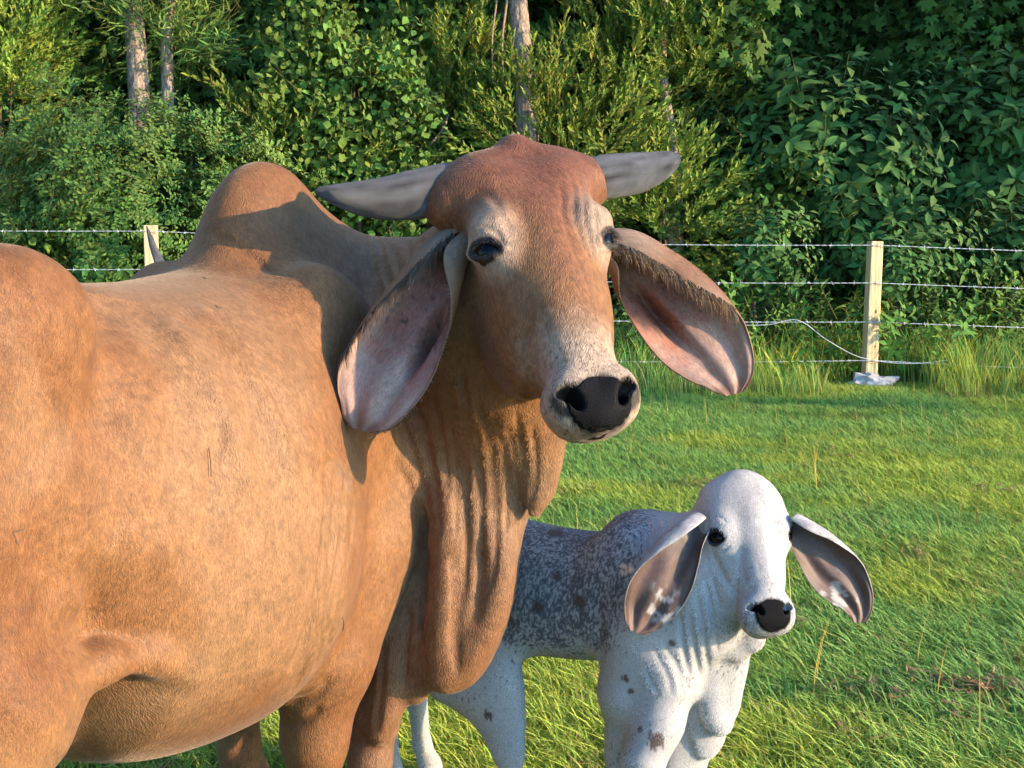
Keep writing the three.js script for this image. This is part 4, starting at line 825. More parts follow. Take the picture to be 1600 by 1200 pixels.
function tuft(n, rad, h0, h1, w, bend, dry) {
  const P = [], N = [], C = [], I = [];
  for (let k = 0; k < n; k++) {
    const a = rnd() * 6.283, r = rad * Math.sqrt(rnd()), g = rr(0.75, 1.2), y = rnd() < dry ? [1.9, 1.15, 1.0] : [rr(0.85, 1.25), 1, rr(0.8, 1.1)];
    bladeInto(P, N, C, I, Math.cos(a) * r, Math.sin(a) * r, rr(h0, h1), w * rr(0.7, 1.3), rnd() * 6.283, bend * rr(0.3, 1.4), [g * 0.8 * y[0], g * 0.85 * y[1], g * 0.9 * y[2]], [g * 1.1 * y[0], g * 1.1 * y[1], g * y[2]]);
  }
  const q = new THREE.BufferGeometry();
  q.setAttribute('position', new THREE.Float32BufferAttribute(P, 3)); q.setAttribute('normal', new THREE.Float32BufferAttribute(N, 3)); q.setAttribute('color', new THREE.Float32BufferAttribute(C, 3)); q.setIndex(I);
  return q;
}
const grassMat = leafMat({ roughness: 0.7 });
const M4 = new THREE.Matrix4(), Qt = new THREE.Quaternion(), Ev = new THREE.Euler(), Sv = V(1, 1, 1), Pv = V(0, 0, 0), Cc = new THREE.Color();
function scatter(name, label, geo, mat, spots, tint) {
  const im = new THREE.InstancedMesh(geo, mat, spots.length);
  spots.forEach(([x, y, z, ry, s, lx = 0, lz = 0], i) => { Ev.set(lx, ry, lz); Qt.setFromEuler(Ev); M4.compose(Pv.set(x, y, z), Qt, Sv.set(s, s, s)); im.setMatrixAt(i, M4); tint(x, z, i, Cc); im.setColorAt(i, Cc); });
  im.castShadow = im.receiveShadow = true;
  tag(im, name, label, 'grass', null, 'stuff'); scene.add(im); return im;
}
const meadow = (x, z) => fbm(x * 0.7 + 3, z * 1.3, 5, 3);
const greenTint = (x, z, i, c) => {   // fresh green, yellower patches, a few dry tufts
  const a = meadow(x, z), p = sst(0.42, 0.62, 0.6 * a + 0.4 * fbm(x * 2.6 + 8, z * 2.6, 1, 3)), b = rnd();
  if (rnd() < 0.025) { c.setRGB(0.34, 0.29, 0.14); return; }
  c.setRGB(mix(0.125, 0.30, clamp(0.75 * p + 0.35 * b)), mix(0.29, 0.43, 0.55 * p + 0.45 * b), mix(0.085, 0.065, p));
};
const inView = (x, z, m) => z < -1.6 && Math.abs(x) < -z * 0.42 + m;
{
  const spots = [], far = [];
  for (let k = 0; k < 400000 && spots.length < 46000; k++) {
    const z = -2.2 - 8.3 * Math.pow(rnd(), 0.8), x = rr(-1, 1) * (0.42 * -z + 0.7), dens = 1.0 - 0.45 * sst(5, 10, -z);
    if (rnd() > dens) continue;
    if (x < -0.35 && z > -2.9) continue;
    spots.push([x, 0, z, rnd() * 6.283, rr(0.55, 1.25) * (0.6 + 0.85 * meadow(x * 2, z * 2))]);
  }
  scatter('grass', 'short bright green pasture grass around the calf and out to the fence', tuft(20, 0.07, 0.025, 0.080, 0.0040, 0.9, 0.07), grassMat, spots, greenTint);
  for (let k = 0; k < 16000; k++) { const z = rr(-10.5, 7), x = rr(-9, 9); if (inView(x, z, 0.7) && z < -2.2) continue; far.push([x, 0, z, rnd() * 6.283, rr(0.8, 1.4)]); }
  scatter('grass', 'sparser pasture grass farther along the field', tuft(12, 0.10, 0.05, 0.12, 0.008, 0.7, 0.06), grassMat, far, greenTint).name = 'grass_001';
  const tall = [];
  for (let k = 0; k < 9000; k++) { const z = -9.7 - 3.3 * rnd(), x = rr(-1, 1) * (0.42 * -z + 3); if (z > -10.75 && Math.abs(x - 2.95) < 0.45) continue; tall.push([x, 0, z, rnd() * 6.283, rr(0.6, 1.3) * mix(0.55, 1, sst(-9.7, -10.9, z)), rr(-.1, .1), rr(-.1, .1)]); }
  scatter('tall_grass', 'taller uncut grass growing under the wire fence', tuft(12, 0.10, 0.16, 0.46, 0.007, 0.45, 0.10), grassMat, tall, greenTint);
  const stalks = [];
  for (let k = 0; k < 420; k++) { const z = -2.4 - 7.8 * rnd(), x = rr(-1, 1) * (0.42 * -z + 0.5); if (x < -0.2 && z > -3) continue; stalks.push([x, 0, z, rnd() * 6.283, rr(0.7, 1.5)]); }
  scatter('grass_stalks', 'thin pale seed stalks standing above the short grass', tuft(3, 0.05, 0.10, 0.20, 0.0026, 0.5, 0.3), grassMat, stalks, (x, z, i, c) => c.setRGB(0.22, 0.25, 0.06));
  const straw = [];
  for (const [u, v, n, r] of [[1448, 1078, 26, .06], [1500, 1092, 30, .05], [1552, 1084, 30, .06], [1485, 1130, 14, .05], [1370, 1095, 22, .12], [1330, 1095, 18, .12], [1420, 880, 18, .08], [1575, 780, 20, .12], [1550, 900, 10, .1], [1100, 770, 16, .12], [1075, 762, 14, .1], [1250, 985, 10, .05], [1340, 1160, 16, .1], [1300, 720, 14, .2], [1520, 625, 12, .2], [1200, 850, 10, .1]]) { const p = groundAt(u, v); for (let k = 0; k < n; k++) straw.push([p.x + rr(-r, r), rr(0.02, 0.045), p.z + rr(-r, r), rnd() * 6.283, rr(0.6, 1.2), rr(1.2, 1.7), 0]); }
  scatter('straw', 'dry straw bits lying in patches on the short grass', tuft(5, 0.03, 0.04, 0.09, 0.0045, 0.3, 0.2), grassMat, straw, (x, z, i, c) => { const g = rr(0.7, 1.2); c.setRGB(0.36 * g, 0.26 * g, 0.17 * g); });
}
// fence
const woodTex = noiseTexture(256, (u, v) => { const g = fbm(Math.cos(u * 6.283) * 6, Math.sin(u * 6.283) * 6, v * 3, 4), s = fbm(Math.cos(u * 6.283) * 1.2, Math.sin(u * 6.283) * 1.2 + v * 4, 3, 3), k = 0.82 + 0.25 * (g - 0.5) * 2 - 0.25 * sst(0.62, 0.75, s); return [0.90 * k, 0.79 * k, 0.60 * k]; });
const woodMat = new THREE.MeshStandardMaterial({ map: woodTex, bumpMap: woodTex, bumpScale: 0.003, roughness: 0.8 });
const wireMat = new THREE.MeshPhysicalMaterial({ color: new THREE.Color(.72, .74, .76), metalness: 0.55, roughness: 0.5 });
const stapleMat = new THREE.MeshStandardMaterial({ color: new THREE.Color(.30, .30, .31), metalness: 0.6, roughness: 0.5 });
const knotMat = new THREE.MeshStandardMaterial({ color: new THREE.Color(.16, .09, .05), roughness: 0.8 });
function chamferBox(w, h, d, c) {
  const s = new THREE.Shape(), a = w / 2, b = d / 2; s.moveTo(-a + c, -b); s.lineTo(a - c, -b); s.lineTo(a, -b + c); s.lineTo(a, b - c); s.lineTo(a - c, b); s.lineTo(-a + c, b); s.lineTo(-a, b - c); s.lineTo(-a, -b + c); s.closePath();
  const g = new THREE.ExtrudeGeometry(s, { depth: h - 2 * c, bevelEnabled: true, bevelThickness: c, bevelSize: c * 0.6, bevelOffset: -c * 0.6, bevelSegments: 1, steps: 1 }); g.rotateX(-Math.PI / 2); g.translate(0, c, 0); return g;
}
const FZ = -10.5;
const wireV = [[361, 383], [421, 442], [482, 503], [541, 563]];           // height of each wire at the two posts, read off the photograph
const onFence = (u, v) => { const d = at(u, v, 1).sub(eyeP); return eyeP.clone().addScaledVector(d, FZ / d.z); };
function post(u, vTop, lean, label, footing) {
  const p = onFence(u, vTop), g = new THREE.Group(); scene.add(g); g.position.set(p.x, 0, FZ - 0.058); g.rotation.z = lean; g.rotation.y = 0.12;
  tag(g, numbered('fence_post'), label, 'post', 'wooden fence posts');
  const b = chamferBox(0.105, p.y + 0.3, 0.10, 0.006); b.translate(0, -0.3, 0);
  const uv = b.attributes.uv, po = b.attributes.position; for (let i = 0; i < uv.count; i++) uv.setXY(i, (po.getX(i) + po.getZ(i)) * 4, po.getY(i) * 1.5);
  mesh('timber', b, woodMat, g);
  for (const [kx, ky, r] of [[0.012, p.y * 0.52, .011], [-0.015, p.y * 0.09, .010], [0.02, p.y * 0.28, .006]]) { const k = new THREE.SphereGeometry(r, 10, 8); k.scale(1, 1.5, 0.15); mesh('knot', k, knotMat, g).position.set(kx, ky, 0.0505); }
  return g;
}
const postL = post(232, 352, 0.0, 'pale wooden fence post partly hidden behind the back of the tan cow'), postR = post(1368, 377, -0.012, 'pale square wooden fence post standing in a lump of grey concrete');
const pL = onFence(232, 400).x, pR = onFence(1368, 400).x;
const wireNames = ['topmost barbed wire strung along the fence', 'second barbed wire from the top of the fence', 'third barbed wire from the top of the fence', 'lowest barbed wire of the fence above the tall grass'];
wireV.forEach(([va, vb], k) => {
  const ya = onFence(232, va).y, yb = onFence(1368, vb).y, slope = (yb - ya) / (pR - pL), g = new THREE.Group(); scene.add(g);
  tag(g, numbered('barbed_wire'), wireNames[k], 'wire', 'barbed wires of the fence');
  const pt = (x, ph) => { const s = (x - pL) / (pR - pL), m = s - Math.floor(s); return V(x, ya + slope * (x - pL) - 0.035 * 4 * m * (1 - m) * (k === 3 ? 1.6 : 1) + 0.0024 * Math.sin(x * 55 + ph), FZ + 0.0024 * Math.cos(x * 55 + ph) + 0.004); };
  for (const ph of [0, Math.PI]) { const pts = []; for (let x = -9.2; x <= 9.2; x += 0.028) pts.push(pt(x, ph)); mesh('strand', new THREE.TubeGeometry(new THREE.CatmullRomCurve3(pts), pts.length, 0.0016, 4), wireMat, g); }
  const barbs = [];
  for (let x = -9.1; x < 9.2; x += rr(0.17, 0.21)) {
    const c = pt(x, 0), t = rnd() * 6.28;
    for (let j = 0; j < 4; j++) { const b = new THREE.ConeGeometry(0.0022, 0.026, 4); b.translate(0, 0.013, 0); b.rotateX(t + j * 1.57 + rr(-.2, .2)); b.rotateZ(rr(-.5, .5)); b.translate(c.x + (j % 2) * 0.008, c.y, c.z); barbs.push(b); }
    const b = new THREE.CylinderGeometry(0.0046, 0.0046, 0.012, 6); b.rotateZ(Math.PI / 2); b.translate(c.x, c.y, c.z); barbs.push(b);
  }
  mesh('barbs', mergeGeometries(barbs), wireMat, g).userData.kind = 'stuff';
});
// staples belong to the posts
[[postL, 0], [postR, 1]].forEach(([p, i]) => wireV.forEach((v) => { const y = onFence(i ? 1368 : 232, v[i]).y, s = new THREE.TorusGeometry(0.010, 0.0022, 5, 10, Math.PI); s.rotateZ(-Math.PI / 2); s.rotateY(-Math.PI / 2); const m = mesh('staple', s, stapleMat, p); m.position.set(0, y, 0.048); }));
{ // slack wire from the third strand down to the post foot
  const pts = [[1150, 508], [1200, 507], [1245, 500], [1290, 530], [1335, 555], [1362, 562], [1400, 567], [1440, 567], [1480, 562]].map(([u, v]) => onFence(u, v).add(V(0, 0, 0.02)));
  tag(mesh('slack_wire', new THREE.TubeGeometry(new THREE.CatmullRomCurve3(pts), 90, 0.0026, 5), wireMat), 'slack_wire', 'loose smooth wire sagging between two barbed wires beside the post', 'wire');
}
{ // concrete footing
  const p = groundAt(1362, 605), g = new THREE.IcosahedronGeometry(1, 4), a = g.attributes.position;
  for (let i = 0; i < a.count; i++) { const v = V(a.getX(i), a.getY(i), a.getZ(i)), f = 0.55 + 0.95 * fbm(v.x * 2.2 + 5, v.y * 2.2, v.z * 2.2, 4); a.setXYZ(i, v.x * 0.17 * f * f, v.y * 0.085 * f * f, v.z * 0.15 * f); }
  g.computeVertexNormals();
  const m = mesh('concrete_footing', g, new THREE.MeshStandardMaterial({ color: new THREE.Color(.40, .38, .35), roughness: 0.95, bumpMap: soilTex, bumpScale: 0.01 })); m.position.set(p.x + 0.01, 0.035, FZ + 0.02);
  tag(m, 'concrete_footing', 'rough lump of grey concrete around the foot of the fence post', 'concrete');
}
// ---------------------------------------------------------------- the wood behind the fence
// a leaf: folded along its midrib, drooping; four triangles. fr: origin, along, up
function leafInto(P, C, I, o, along, up, len, wid, fold, droop, col) {
  const side = new THREE.Vector3().crossVectors(along, up).normalize(), n = P.length / 3;
  const put = (t, s, lift) => { const p = o.clone().addScaledVector(along, len * t).addScaledVector(side, s * wid / 2).addScaledVector(up, lift * wid - droop * len * t * t); P.push(p.x, p.y, p.z); C.push(col[0], col[1], col[2]); };
  put(0, 0, 0); put(0.42, -1, fold); put(0.48, 0, 0); put(0.42, 1, fold); put(1, 0, 0); put(0.76, -0.62, fold * 0.5); put(0.76, 0.62, fold * 0.5);
  I.push(n, n + 1, n + 2, n, n + 2, n + 3, n + 1, n + 5, n + 2, n + 2, n + 6, n + 3, n + 5, n + 4, n + 2, n + 2, n + 4, n + 6);
}
function done(P, C, I) { const g = new THREE.BufferGeometry(); g.setAttribute('position', new THREE.Float32BufferAttribute(P, 3)); g.setAttribute('color', new THREE.Float32BufferAttribute(C, 3)); g.setIndex(I); g.computeVertexNormals(); return g; }
const shadeOf = () => { const g = rr(0.72, 1.22), y = rr(-0.1, 0.14); return [g * (1 + y), g, g * (1 - y)]; };
function twigInto(P, C, I, a, b, r) { const n = P.length / 3, d = b.clone().sub(a), s = new THREE.Vector3().crossVectors(d, V(0.3, 0.2, 1)).normalize(), t = new THREE.Vector3().crossVectors(d, s).normalize(); for (const [p, w] of [[a, r], [b, r * 0.4]]) for (let j = 0; j < 3; j++) { const q = p.clone().addScaledVector(s, Math.cos(j * 2.1) * w).addScaledVector(t, Math.sin(j * 2.1) * w); P.push(q.x, q.y, q.z); C.push(1.5, 0.8, 0.9); } for (let j = 0; j < 3; j++) { const k = (j + 1) % 3; I.push(n + j, n + k, n + 3 + j, n + k, n + 3 + k, n + 3 + j); } }
// sprays grow along +y
function spray(kind) {
  const P = [], C = [], I = [], O = V(0, 0, 0);
  const around = (a, tilt) => V(Math.cos(a) * Math.sin(tilt), Math.cos(tilt), Math.sin(a) * Math.sin(tilt));
  const up = (d) => { const u = UP.clone().addScaledVector(V(rr(-.4, .4), 0, rr(-.4, .4)), 1); return u.addScaledVector(d, -u.dot(d)).normalize(); };
  if (kind === 'myrtle') {
    for (let b = 0; b < 3; b++) { const ax = around(rnd() * 6.28, b ? rr(0.3, 0.7) : 0.1), base = V(0, b * 0.06, 0), L = rr(0.20, 0.32); twigInto(P, C, I, base, base.clone().addScaledVector(ax, L), 0.003); for (let k = 0; k < 13; k++) { const t = (k + 1) / 13, d = around(k * 2.4 + b, mix(1.1, 0.45, t)).addScaledVector(ax, 0.6).normalize(); leafInto(P, C, I, base.clone().addScaledVector(ax, L * t), d, up(d), rr(0.05, 0.078), 0.024, 0.2, 0.15, shadeOf()); } }
  } else if (kind === 'vine') {
    for (let k = 0; k < 18; k++) { const o = V(rr(-.13, .13), rr(-.16, .16), rr(-.13, .13)), d = V(rr(-.7, .7), rr(-1, 0.1), rr(-.7, .7)).normalize(); leafInto(P, C, I, o, d, up(d), rr(0.05, 0.085), rr(0.045, 0.075), 0.14, 0.25, shadeOf()); }
    twigInto(P, C, I, V(-.1, -.15, 0), V(.08, .15, .05), 0.003);
  } else if (kind === 'gum') {
    for (let k = 0; k < 8; k++) { const o = V(rr(-.15, .15), rr(-.05, .3), rr(-.15, .15)), d = V(rr(-.8, .8), rr(-.9, 0.2), rr(-.8, .8)).normalize(), u = up(d), s = new THREE.Vector3().crossVectors(d, u), sc = shadeOf(), L = rr(0.075, 0.12); for (let j = -2; j <= 2; j++) { const e = d.clone().multiplyScalar(Math.cos(j * 0.75)).addScaledVector(s, Math.sin(j * 0.75)).normalize(); leafInto(P, C, I, o, e, u, L * (1 - 0.12 * Math.abs(j)), L * 0.42, 0.06, 0.12, sc); } }
    twigInto(P, C, I, V(0, -.1, 0), V(.02, .3, .0), 0.004);
  } else if (kind === 'broad') {
    for (let k = 0; k < 11; k++) { const t = k / 11, d = around(k * 2.4, rr(1.0, 1.7)), o = V(0, t * 0.30, 0).addScaledVector(d, 0.03); leafInto(P, C, I, o, d, up(d), rr(0.13, 0.19), rr(0.06, 0.08), 0.14, 0.30, shadeOf()); }
    twigInto(P, C, I, V(0, -.1, 0), V(0, .3, 0), 0.005);
  } else if (kind === 'fern') {
    for (let b = 0; b < 4; b++) { const ax = around(b * 1.7 + rnd(), rr(0.3, 1.1)), L = rr(0.22, 0.36), u = up(ax), s = new THREE.Vector3().crossVectors(ax, u); const on = (t) => ax.clone().multiplyScalar(L * t).addScaledVector(UP, -0.10 * t * t); twigInto(P, C, I, O, on(0.9), 0.0022); for (let k = 0; k < 11; k++) { const t = (k + 1.5) / 12.5, d = s.clone().multiplyScalar(k % 2 ? -1 : 1).addScaledVector(ax, rr(0.3, 1.1)).add(V(rr(-.45, .45), rr(-.4, .4), rr(-.45, .45))).normalize(); leafInto(P, C, I, on(t), d, up(d), rr(0.034, 0.058), rr(0.018, 0.027), 0.15, 0.25, shadeOf()); } }
  } else if (kind === 'willow') {
    for (let k = 0; k < 16; k++) { const o = V(rr(-.10, .10), rr(-.1, .25), rr(-.10, .10)), d = V(rr(-.6, .6), rr(-1, -0.1), rr(-.6, .6)).normalize(); leafInto(P, C, I, o, d, up(d), rr(0.09, 0.15), 0.016, 0.1, 0.25, shadeOf()); }
    twigInto(P, C, I, V(0, -.1, 0), V(.03, .25, 0), 0.003);
  } else if (kind === 'weed') {
    const h = 0.45; twigInto(P, C, I, O, V(0.02, h, 0.01), 0.004);
    for (let k = 0; k < 16; k++) { const t = 0.15 + 0.85 * k / 16, d = around(k * 2.4, mix(1.5, 0.6, t)); leafInto(P, C, I, V(0, h * t, 0), d, up(d), rr(0.07, 0.13) * (1.15 - 0.5 * t), rr(0.025, 0.04), 0.12, 0.3, shadeOf()); }
  }
  return done(P, C, I);
}
const SPRAY = {}; for (const k of ['myrtle', 'vine', 'gum', 'broad', 'fern', 'willow', 'weed']) SPRAY[k] = [spray(k), spray(k)];
const foliageMat = leafMat({ transmission: 0.25 }), deepMat = leafMat({ transmission: 0 }), barkTex = noiseTexture(256, (u, v) => { const a = Math.cos(u * 6.283), b = Math.sin(u * 6.283), f = fbm(a * 4, b * 4, v * 8, 4), g = fbm(a * 1.5 + 4, b * 1.5, v * 3, 3), k = 0.92 + 0.9 * (f - 0.5) + 0.35 * (g - 0.5); return [0.72 * k, 0.66 * k, 0.60 * k]; });
const barkMat = (r, g, b) => new THREE.MeshStandardMaterial({ color: new THREE.Color(r, g, b), map: barkTex, bumpMap: barkTex, bumpScale: 0.02, roughness: 0.95 });
const barkGrey = barkMat(0.50, 0.47, 0.45), barkBrown = barkMat(0.24, 0.19, 0.16), barkPale = barkMat(0.80, 0.70, 0.58);
function limbGeo(pts, seg = 10, flare = 0) {
  const cv = new THREE.CatmullRomCurve3(pts.map((p) => p[0])), n = Math.max(8, pts.length * 5), fr = cv.computeFrenetFrames(n), P = [], U = [], I = [];
  for (let i = 0; i <= n; i++) { const u = i / n, p = cv.getPoint(u), f = u * (pts.length - 1), k = Math.min(Math.floor(f), pts.length - 2), r = mix(pts[k][1], pts[k + 1][1], f - k); for (let j = 0; j <= seg; j++) { const a = j / seg * 6.2832, q = r * (1 + 0.12 * (noise3(Math.cos(a) * 2 + p.x, Math.sin(a) * 2, u * 10) - 0.5)); P.push(p.x + q * (Math.cos(a) * fr.normals[i].x + Math.sin(a) * fr.binormals[i].x), p.y + q * (Math.cos(a) * fr.normals[i].y + Math.sin(a) * fr.binormals[i].y), p.z + q * (Math.cos(a) * fr.normals[i].z + Math.sin(a) * fr.binormals[i].z)); U.push(j / seg, u * cv.getLength() * 1.2); if (i < n && j < seg) { const o = i * (seg + 1) + j; I.push(o, o + 1, o + seg + 1, o + 1, o + seg + 2, o + seg + 1); } } }
  const g = new THREE.BufferGeometry(); g.setAttribute('position', new THREE.Float32BufferAttribute(P, 3)); g.setAttribute('uv', new THREE.Float32BufferAttribute(U, 2)); g.setIndex(I); g.computeVertexNormals(); return g;
}
// crown: clumps of sprays spread through an uneven volume
function crown(parent, kind, c, R, clumps, per, size, tint, name = 'crown', mat = foliageMat) {
  const list = [[], []];
  for (let k = 0; k < clumps; k++) {
    const d = V(rr(-1, 1), rr(-1, 1), rr(-1, 1)).normalize(), ra = Math.pow(rnd(), 0.38) * (0.72 + 0.56 * fbm(d.x * 2 + c.x, d.y * 2 + c.y, d.z * 2, 2)), cc = V(c.x + d.x * R[0] * ra, c.y + d.y * R[1] * ra, c.z + d.z * R[2] * ra), rad = size * rr(0.55, 1.2) * 0.42, tone = rr(0.78, 1.2), yel = rr(0.85, 1.2);
    for (let j = 0; j < per; j++) {
      const e = V(rr(-1, 1), rr(-1, 1), rr(-1, 1)), p = cc.clone().addScaledVector(e, rad);
      if (p.y < 0.05) p.y = rr(0.05, 0.3);
      const ax = d.clone().multiplyScalar(0.7).addScaledVector(e, 0.6).add(V(0, 0.55, 0)).normalize();
      list[j & 1].push([p, ax, rr(0.75, 1.3) * size, rnd() * 6.28, tone, yel]);
    }
  }
  list.forEach((l, v) => {
    const im = new THREE.InstancedMesh(SPRAY[kind][v], mat, l.length), q2 = new THREE.Quaternion();
    l.forEach(([p, ax, s, r, t, y], i) => { Qt.setFromUnitVectors(UP, ax); q2.setFromAxisAngle(UP, r); Qt.multiply(q2); M4.compose(p, Qt, Sv.set(s, s, s)); im.setMatrixAt(i, M4); Cc.setRGB(tint[0] * t * y, tint[1] * t, tint[2] * t); im.setColorAt(i, Cc); });
    im.castShadow = im.receiveShadow = true; im.name = name; im.userData.kind = 'stuff'; parent.add(im);
  });
}
const GREENS = { myrtle: [.155, .24, .034], vine: [.105, .195, .034], gum: [.062, .15, .032], broad: [.058, .15, .036], fern: [.085, .175, .036], willow: [.115, .205, .04], weed: [.10, .21, .035] };
// pixel box of a crown (centre u, v, half sizes) at a distance -> a plant with stems that reach the ground
function plant(name, label, category, kind, u, v, hu, hv, d, o = {}) {
  const c = at(u, v, d), g = new THREE.Group(); scene.add(g);
  tag(g, numbered(name), label, category, o.group);
  const R = [hu / FOCAL * d, hv / FOCAL * d, (o.deep ?? 0.7) * hu / FOCAL * d];
  const vol = R[0] * R[1] * R[2], clumps = Math.round((o.n ?? 1) * clamp(26 * Math.pow(vol, 0.62) * 2.2, 8, 150));
  const stems = o.stems ?? 2;
  for (let k = 0; k < stems; k++) { const bx = c.x + rr(-.3, .3) * R[0], bz = c.z + rr(-.3, .3) * R[2], top = V(c.x + rr(-.5, .5) * R[0], c.y + rr(0, .5) * R[1], c.z + rr(-.4, .4) * R[2]); mesh('stem', limbGeo([[V(bx, -0.05, bz), 0.03], [V(bx, 0, bz).lerp(top, 0.5).add(V(rr(-.1, .1), 0, rr(-.1, .1))), 0.022], [top, 0.008]], 6), o.bark ?? barkBrown, g); }
  crown(g, kind, c, R, clumps, o.per ?? 10, o.size ?? 1, o.tint ?? GREENS[kind], o.part ?? 'foliage');
  return g;
}
function tree(name, label, kind, pts, crowns, o = {}) {
  const g = new THREE.Group(); scene.add(g); tag(g, numbered(name), label, 'tree', o.group);
  mesh('trunk', limbGeo(pts, 12), o.bark ?? barkGrey, g);
  for (const b of o.branches ?? []) mesh('branch', limbGeo(b, 7), o.bark ?? barkGrey, g);
  for (const [c, R, n] of crowns) crown(g, kind, c, R, n, o.per ?? 12, o.size ?? 1, o.tint ?? GREENS[kind]);
  return g;
}
const foot = (u, d) => { const p = at(u, 500, d); p.y = -0.05; return p; };
// front row
plant('wax_myrtle', 'tall yellow green wax myrtle at the sunny end of the wood', 'shrub', 'myrtle', -5, 130, 90, 210, 12.0, { n: 1.5 });
plant('wax_myrtle', 'yellow green wax myrtle with upright sprigs behind the horn tip and hump', 'shrub', 'myrtle', 455, 245, 70, 70, 12.2, { n: 1.2 });
plant('wax_myrtle', 'broad yellow green wax myrtle below the hanging vine stems', 'shrub', 'myrtle', 715, 180, 95, 110, 12.9, { n: 1.3 });
plant('wax_myrtle', 'bushy wax myrtle right behind the poll of the tan cow', 'shrub', 'myrtle', 880, 235, 110, 95, 12.2, { n: 1.3 });
plant('wax_myrtle', 'sunlit wax myrtle growing around the bare dead trunk', 'shrub', 'myrtle', 965, 120, 90, 130, 12.9, { n: 1.4 });
plant('wax_myrtle', 'last wax myrtle of the sunny row, beside the dark leafy hollow', 'shrub', 'myrtle', 1075, 150, 45, 150, 12.8, { n: 1.3 });
plant('wax_myrtle', 'low wax myrtle growing just under the grey horn', 'shrub', 'myrtle', 1040, 330, 50, 70, 12.0, { n: 1.1 });
plant('feathery_shrub', 'wide feathery green shrub behind the back of the tan cow', 'shrub', 'fern', 215, 295, 190, 115, 11.6, { n: 1.9 });
plant('feathery_shrub', 'smaller feathery shrub between the hump and the vine mound', 'shrub', 'fern', 350, 340, 90, 90, 12.0, { n: 1.2 });
plant('low_bush', 'low dark bush at the foot of the feathery shrub', 'shrub', 'vine', 90, 385, 140, 60, 11.8, { n: 1.2 });
plant('low_bush', 'bright low bush beside the partly hidden fence post', 'shrub', 'broad', 190, 420, 80, 45, 11.5, { size: 0.8 });
plant('vine_mound', 'rounded mound of bright vine leaves over a shrub', 'shrub', 'vine', 520, 160, 105, 130, 12.2, { n: 1.8 });
plant('vine_mound', 'hanging curtain of vine leaves below the horn', 'shrub', 'vine', 590, 270, 90, 80, 12.2, { n: 1.5 });
plant('vine_mound', 'vine tangle draped from above between mound and pine', 'shrub', 'vine', 690, 20, 90, 60, 13.2, { n: 1.2 });
plant('sweetgum_sapling', 'young sweetgum with pale star leaves catching the sun', 'sapling', 'gum', 1140, 85, 55, 75, 12.9, { n: 1.4, bark: barkGrey });
plant('broad_leaved_shrub', 'large shaded shrub with broad drooping leaves in whorls', 'shrub', 'broad', 1290, 265, 150, 115, 12.8, { n: 1.7 });
plant('broad_leaved_shrub', 'shaded broad leaved shrub filling the corner by the pale forked trunk', 'shrub', 'broad', 1540, 260, 120, 110, 12.9, { n: 1.5 });
plant('broad_leaved_shrub', 'low broad leaved shrub right behind the footed fence post', 'shrub', 'broad', 1400, 395, 130, 60, 12.2, { n: 1.4, size: 0.85 });
plant('broad_leaved_shrub', 'low dark shrub under the deep shaded hollow', 'shrub', 'vine', 1180, 345, 100, 70, 12.4, { n: 1.5 });
plant('broad_leaved_shrub', 'low leafy shrub along the fence past the footed post', 'shrub', 'broad', 1580, 405, 90, 60, 12.1, { n: 1.3, size: 0.8 });
plant('yellow_green_bush', 'small yellow green bush in front of the dark wood by the fence', 'bush', 'broad', 1190, 405, 40, 38, 11.4, { size: 0.62 });
plant('yellow_green_bush', 'yellow green seedling bush close behind the fence post', 'bush', 'broad', 1400, 430, 40, 30, 11.4, { size: 0.55 });
// weeds along the wire
for (let k = 0; k < 26; k++) {
  const u = 990 + k * 25 + rr(-10, 10), d = rr(11.1, 11.8), f = foot(u, d), g = new THREE.Group(); scene.add(g);
  tag(g, numbered('weed_plant'), 'leafy green weed standing in the tall grass along the fence', 'weed', 'weeds along the fence');
  crown(g, 'weed', V(f.x, 0.16, f.z), [0.28, 0.12, 0.25], 5, 4, rr(0.7, 1.15), GREENS.weed, 'foliage');
}
